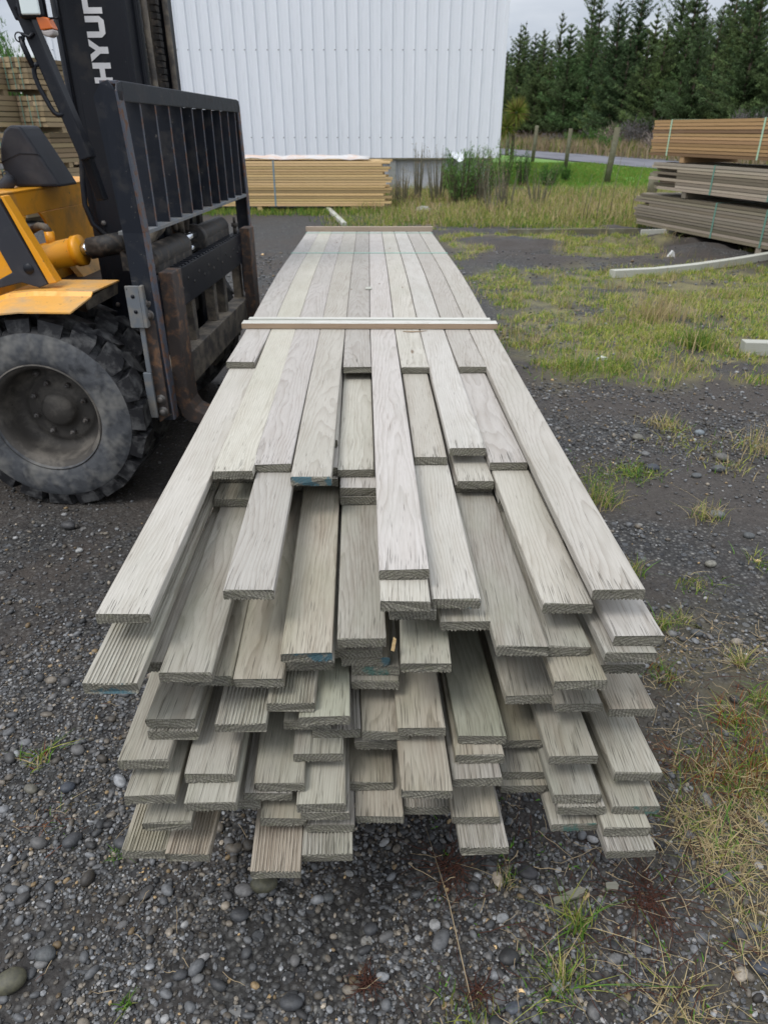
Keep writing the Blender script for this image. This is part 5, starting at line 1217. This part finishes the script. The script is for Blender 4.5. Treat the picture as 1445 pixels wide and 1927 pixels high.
# ------------------------------------------------------------------ fence posts, cabbage tree
def fpost(px, py, top, label, r=.085, lean=0):
    p = gp(px, py, -.05); m = MB(); m.tube([(0, 0, 0), (lean*.5, 0, top*.5), (lean, 0, top)], [r, r*.95, r*.9], 12)
    o = m.build('fence_post', M['post'], loc=p); tag(o, label, 'fence post', 'wooden fence posts along the road'); return o
fpost(1140, 346, 1.62, 'nearest and tallest wooden fence post standing in the green lawn', .10, .12)
fpost(1063, 318, 1.60, 'second fence post from the nearest one, slim and pale', .09, .05)
fpost(1001, 306, 1.75, 'third fence post from the nearest one, darker', .10, .08)
fpost(953, 293, 1.9, 'farthest fence post near the warehouse corner', .12)
fpost(1224, 372, .62, 'short dark post stub beside the middle right pack', .13)
m = MB(); m.box((-.18, -.12, 0), (.18, .12, 1.5)); o = m.build('marker_post', M['pine'], loc=(27.9, 60, 2.4), bevel=.03); tag(o, 'mossy yellow-brown post on the bank beyond the right packs', 'marker post')
for k, (px, py, h_) in enumerate(((1120, 420, 1.0), (1145, 415, 1.15), (1185, 412, .95), (1095, 418, .8), (1100, 425, .7))):
    p = gp(px, py); m = MB(); m.tube([(0, 0, 0), (.02, 0, h_*.5), (.05+.03*k % .07, 0, h_)], [.008, .006, .003], 6)
    tag(m.build('dead_stalk', M['post'], loc=p), 'thin dead stalk standing in the dry grass in front of the lawn', 'stalk', 'dead stalks before the lawn')

# ------------------------------------------------------------------ trees and bushes
def tri_leaves(name, P, N, size, col, mat, aspect=2.6):
    """P centres, N directions (unit), one thin triangle each"""
    n = len(P); r = RNG.normal(size=(n, 3)); s = np.cross(N, r); s /= np.linalg.norm(s, axis=1)[:, None]+1e-9
    sz = size*RNG.uniform(.6, 1.3, n)
    a = P-N*sz[:, None]*.3-s*sz[:, None]/aspect*.5; b = P-N*sz[:, None]*.3+s*sz[:, None]/aspect*.5; c = P+N*sz[:, None]*.7
    return np.stack([a, b, c], 1).reshape(-1, 3), np.repeat(col, 3, 0)
def make_pine(seed, H, dens=1.0):
    rs = np.random.default_rng(seed); global RNG
    root = empty('pine_tree', (0, 0, 0))
    m = MB(); lean = rs.normal(0, .15, 2)
    zt_ = [0, H*.3, H*.6, H*.85, H]; m.tube([(lean[0]*z/H, lean[1]*z/H, z) for z in zt_], [.16, .13, .09, .05, .015], 8); m.build('trunk', M['bark'], root)
    P = []; Nn = []; Cc = []; br = MB()
    z = H*.16
    while z < H*.985:
        t = (z-H*.16)/(H*.84); rad = (1.05-1.02*t**.95)*H*.255*rs.uniform(.5, 1.3)
        for k in range(int(rs.integers(5, 8))):
            a = rs.uniform(0, 6.283); l = rad*rs.uniform(.45, 1.3); droop = -.18+.75*t+rs.normal(0, .1)
            d = np.array([math.cos(a), math.sin(a), 0]); nseg = 6; p0 = np.array([lean[0]*z/H, lean[1]*z/H, z]); pts = []
            for q in range(nseg+1):
                s = q/nseg; pts.append(p0+d*l*s+np.array([0, 0, 1])*(droop*l*s+.35*l*s*s))
            br.tube(pts[::2], [.03*(1-t)+.008, .02, .012, .005][:len(pts[::2])], 4, cap=False)
            for q in range(1, nseg+1):
                s = q/nseg; c = pts[q]; nn = int(26*dens*(1.15-.3*s)*(.45+l*.6))
                off = rs.normal(size=(nn, 3))*np.array([.13, .13, .10])*(.22+.42*l)*(1.1-.5*s)
                P.append(c+off); dirv = d*.55+np.array([0, 0, .75])+rs.normal(size=(nn, 3))*.55; Nn.append(dirv/np.linalg.norm(dirv, axis=1)[:, None])
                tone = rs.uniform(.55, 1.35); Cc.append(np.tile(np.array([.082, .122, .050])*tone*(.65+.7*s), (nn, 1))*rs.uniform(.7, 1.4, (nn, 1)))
        z += rs.uniform(.28, .5)*(H/9)**.5
    P = np.concatenate(P); Nn = np.concatenate(Nn); Cc = np.concatenate(Cc)
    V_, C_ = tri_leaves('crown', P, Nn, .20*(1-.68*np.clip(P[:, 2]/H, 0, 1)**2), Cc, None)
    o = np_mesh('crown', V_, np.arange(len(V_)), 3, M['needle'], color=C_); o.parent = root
    br.build('branches', M['bark'], root)
    return root, len(P)
protos = []
for k, (sd_, H_) in enumerate(((1, 10.5), (2, 9.5), (3, 11.0), (4, 9.0))):
    pr, npl = make_pine(sd_, H_); protos.append(pr)
tn = 0
rs = random.Random(12)
placed = []
def tline(d, off): return 31.6-.17*d+off
for row, off in enumerate((0, 3.2, 6.8, 11)):
    d = 40+row*1.1
    while d < 124:
        x = tline(d, off)+rs.uniform(-.7, .7); y = d+rs.uniform(-.6, .6)
        d += rs.uniform(2.1, 3.3)*(1 if row < 2 else 1.3)
        r_ = x/y
        if r_ > .60 or r_ < .10: continue
        placed.append((row, x, y))
for i, (row, x, y) in enumerate(placed):
    pr = protos[rs.randrange(4)]
    o = protos[i] if i < 4 else copy_tree(pr)
    o.location = (x, y, float(gh(x, y))-.1); o.rotation_euler = (0, 0, rs.uniform(0, 6.28)); s = rs.uniform(.74, 1.12)*(1.05 if row else .95)
    if rs.random() < .12: s *= 1.16
    wd = rs.uniform(.9, 1.2); o.scale = (s*wd, s*wd, s)
    tag(o, 'dark green pine tree in the plantation row beyond the road', 'pine tree', 'pine trees of the plantation beyond the road')
def bush(px, py, label, h, w, nst, cols, wts, leaf=.06, name='shrub', cat='shrub', dens=130, z=None, d=None, up=1.0, stem=True, group='shrubs and bushes'):
    global RNG
    p = gp(px, py) if d is None else Vector((atd(px, py, d).x, d, float(gh(atd(px, py, d).x, d))))
    root = empty(name, p); tag(root, label, cat, group)
    rs_ = np.random.default_rng(int(px*3+py)); P = []; N_ = []; C_ = []; m = MB()
    for k in range(nst):
        a = rs_.uniform(0, 6.28); rr = w/2*rs_.uniform(.1, 1)**.6; hh = h*rs_.uniform(.55, 1.0)
        b0 = np.array([math.cos(a)*rr*.45, math.sin(a)*rr*.45, 0]); b1 = np.array([math.cos(a)*rr, math.sin(a)*rr, hh])
        m.tube([b0, (b0+b1)/2+np.array([0, 0, .05*h]), b1], [.012*h+.002, .008*h+.001, .002], 5, cap=False)
        nn = int(dens*hh); t = rs_.uniform(.18, 1.02, nn)
        c = b0+(b1-b0)*t[:, None]+rs_.normal(size=(nn, 3))*w*.045
        dv = (b1-b0)/np.linalg.norm(b1-b0)*up+rs_.normal(size=(nn, 3))*.42; P.append(c); N_.append(dv/np.linalg.norm(dv, axis=1)[:, None])
        cc = np.array(cols)[rs_.choice(len(cols), p=np.array(wts)/sum(wts))]; C_.append(np.tile(cc, (nn, 1))*rs_.uniform(.6, 1.4, (nn, 1)))
    P = np.concatenate(P); N_ = np.concatenate(N_); C_ = np.concatenate(C_)
    V_, Cv = tri_leaves('f', P, N_, leaf, C_, None, 4.5)
    if dens > 0: o = np_mesh('foliage', V_, np.arange(len(V_)), 3, M['needle'], color=Cv); o.parent = root
    m.build('stems', M['bark'] if cols[0][0] < .1 else M['post'], root)
    return root
BG = [(.085, .18, .045), (.14, .26, .06), (.22, .32, .10)]; DR = [(.28, .23, .15), (.36, .30, .22), (.2, .17, .12)]; PU = [(.22, .19, .18), (.30, .26, .25), (.17, .14, .14)]
bush(868, 385, 'big green broom bush growing at the foot of the warehouse', 1.15, 1.1, 44, BG, [.4, .4, .2], .07, dens=95)
bush(905, 378, 'green bush by the warehouse corner, right of the big one', 1.1, .9, 26, BG, [.4, .4, .2], .07, dens=80)
bush(940, 362, 'tall slender green bush in front of the far fence post', 1.25, .9, 24, BG, [.3, .5, .2], .07, dens=75)
bush(985, 350, 'loose green bush at the left edge of the lawn', 1.0, .8, 18, BG, [.4, .4, .2], .07, dens=75)
bush(1030, 352, 'small rounded green bush on the lawn between two posts', .62, .75, 26, BG, [.5, .4, .1], .08, dens=120)
bush(1062, 342, 'smallest green bush just right of the rounded one', .55, .5, 18, BG, [.6, .3, .1], .08, dens=120)
bush(845, 368, 'sprawling green shoots left of the big broom bush', .7, .6, 20, BG, [.4, .4, .2], .08, dens=200)
for k, (px, py, h_, w_) in enumerate(((757, 382, .9, .5), (785, 380, 1.25, .6), (822, 380, 1.2, .6), (742, 385, .6, .4), (905, 385, 1.2, .6), (950, 392, 1.0, .9), (1010, 388, .9, .9), (925, 400, .7, .8))):
    bush(px, py, ['bare brown weed stalks against the white base, leftmost clump', 'tallest bare brown weeds against the white base', 'bare brown weeds left of the big broom bush', 'short dead weeds beside the yellow pack end', 'dead weed stems rising in front of the warehouse corner', 'dry brown brush on the rubble left of the lawn', 'dry brush at the front left of the lawn', 'low dead brush in front of the green bushes'][k], h_, w_, 15, DR, [.4, .3, .3], .05, dens=12, name='dead_weeds', cat='weeds')
for k, (px, py, d_, h_, w_) in enumerate(((1170, 270, 62, 1.7, 4), (1212, 262, 60, 2.0, 4), (1130, 275, 70, 1.2, 4), (1262, 250, 52, 1.5, 4), (1060, 278, 76, .9, 5), (1000, 280, 84, .9, 5), (1425, 240, 46, 2.3, 3.5), (1372, 240, 47, 1.4, 3))):
    bush(px, py, ['purplish bare scrub bush below the tall pines', 'grey bare scrub just left of the top right pack', 'low grey scrub beyond the lawn fence', 'tall grey twiggy scrub behind the top right pack', 'brownish scrub strip under the left pines', 'farthest brown scrub beside the warehouse corner', 'large pale twiggy bush above the right packs', 'pale twiggy bush left of the large one above the packs'][k], h_, w_, 70, PU, [.4, .3, .3], .22, dens=26, d=d_, name='scrub_bush', cat='scrub')
for k, (px, d_, h_) in enumerate(((1125, 66, 1.6), (1080, 70, 1.3), (1145, 58, 1.2))):
    bush(px, 275, ['dark green bush in the dry bank under the pines', 'olive green bush left of the dark one on the bank', 'small green bush beside the tallest fence post'][k], h_, 2.2, 30, BG, [.7, .3, 0], .2, dens=60, d=d_)
bush(60, 240, 'green foliage showing behind the left timber stacks', 4.6, 3, 50, BG, [.6, .3, .1], .2, dens=40, d=30)
# cabbage tree: bare trunk with a ball of sword leaves
cp = atd(965, 250, 44); zb_ = float(gh(cp.x, 44)); ct = empty('cabbage_tree', (cp.x, 44, zb_)); tag(ct, 'small cabbage tree with a spiky yellow-green head beside the warehouse', 'cabbage tree')
ct.scale = (.78, .78, .92); m = MB(); m.tube([(0, 0, 0), (.05, 0, 1.0), (0, 0, 2.0)], [.14, .11, .10], 10); m.build('trunk', M['bark'], ct)
n = 700; dv = RNG.normal(size=(n, 3)); dv[:, 2] += .15; dv /= np.linalg.norm(dv, axis=1)[:, None]
hd = np.where(RNG.random(n) < .62, 0, 1); cen = np.array([[.15, 0, 2.55], [-.45, 0, 1.75]])[hd]
V_, C_ = tri_leaves('h', cen+dv*np.array([.45, .36])[hd][:, None], dv, .75, mixc(n, [np.array([.14, .19, .04]), np.array([.25, .25, .07]), np.array([.20, .13, .06])], [.5, .3, .2]), None, 12)
o = np_mesh('crown', V_, np.arange(len(V_)), 3, M['needle'], color=C_); o.parent = ct
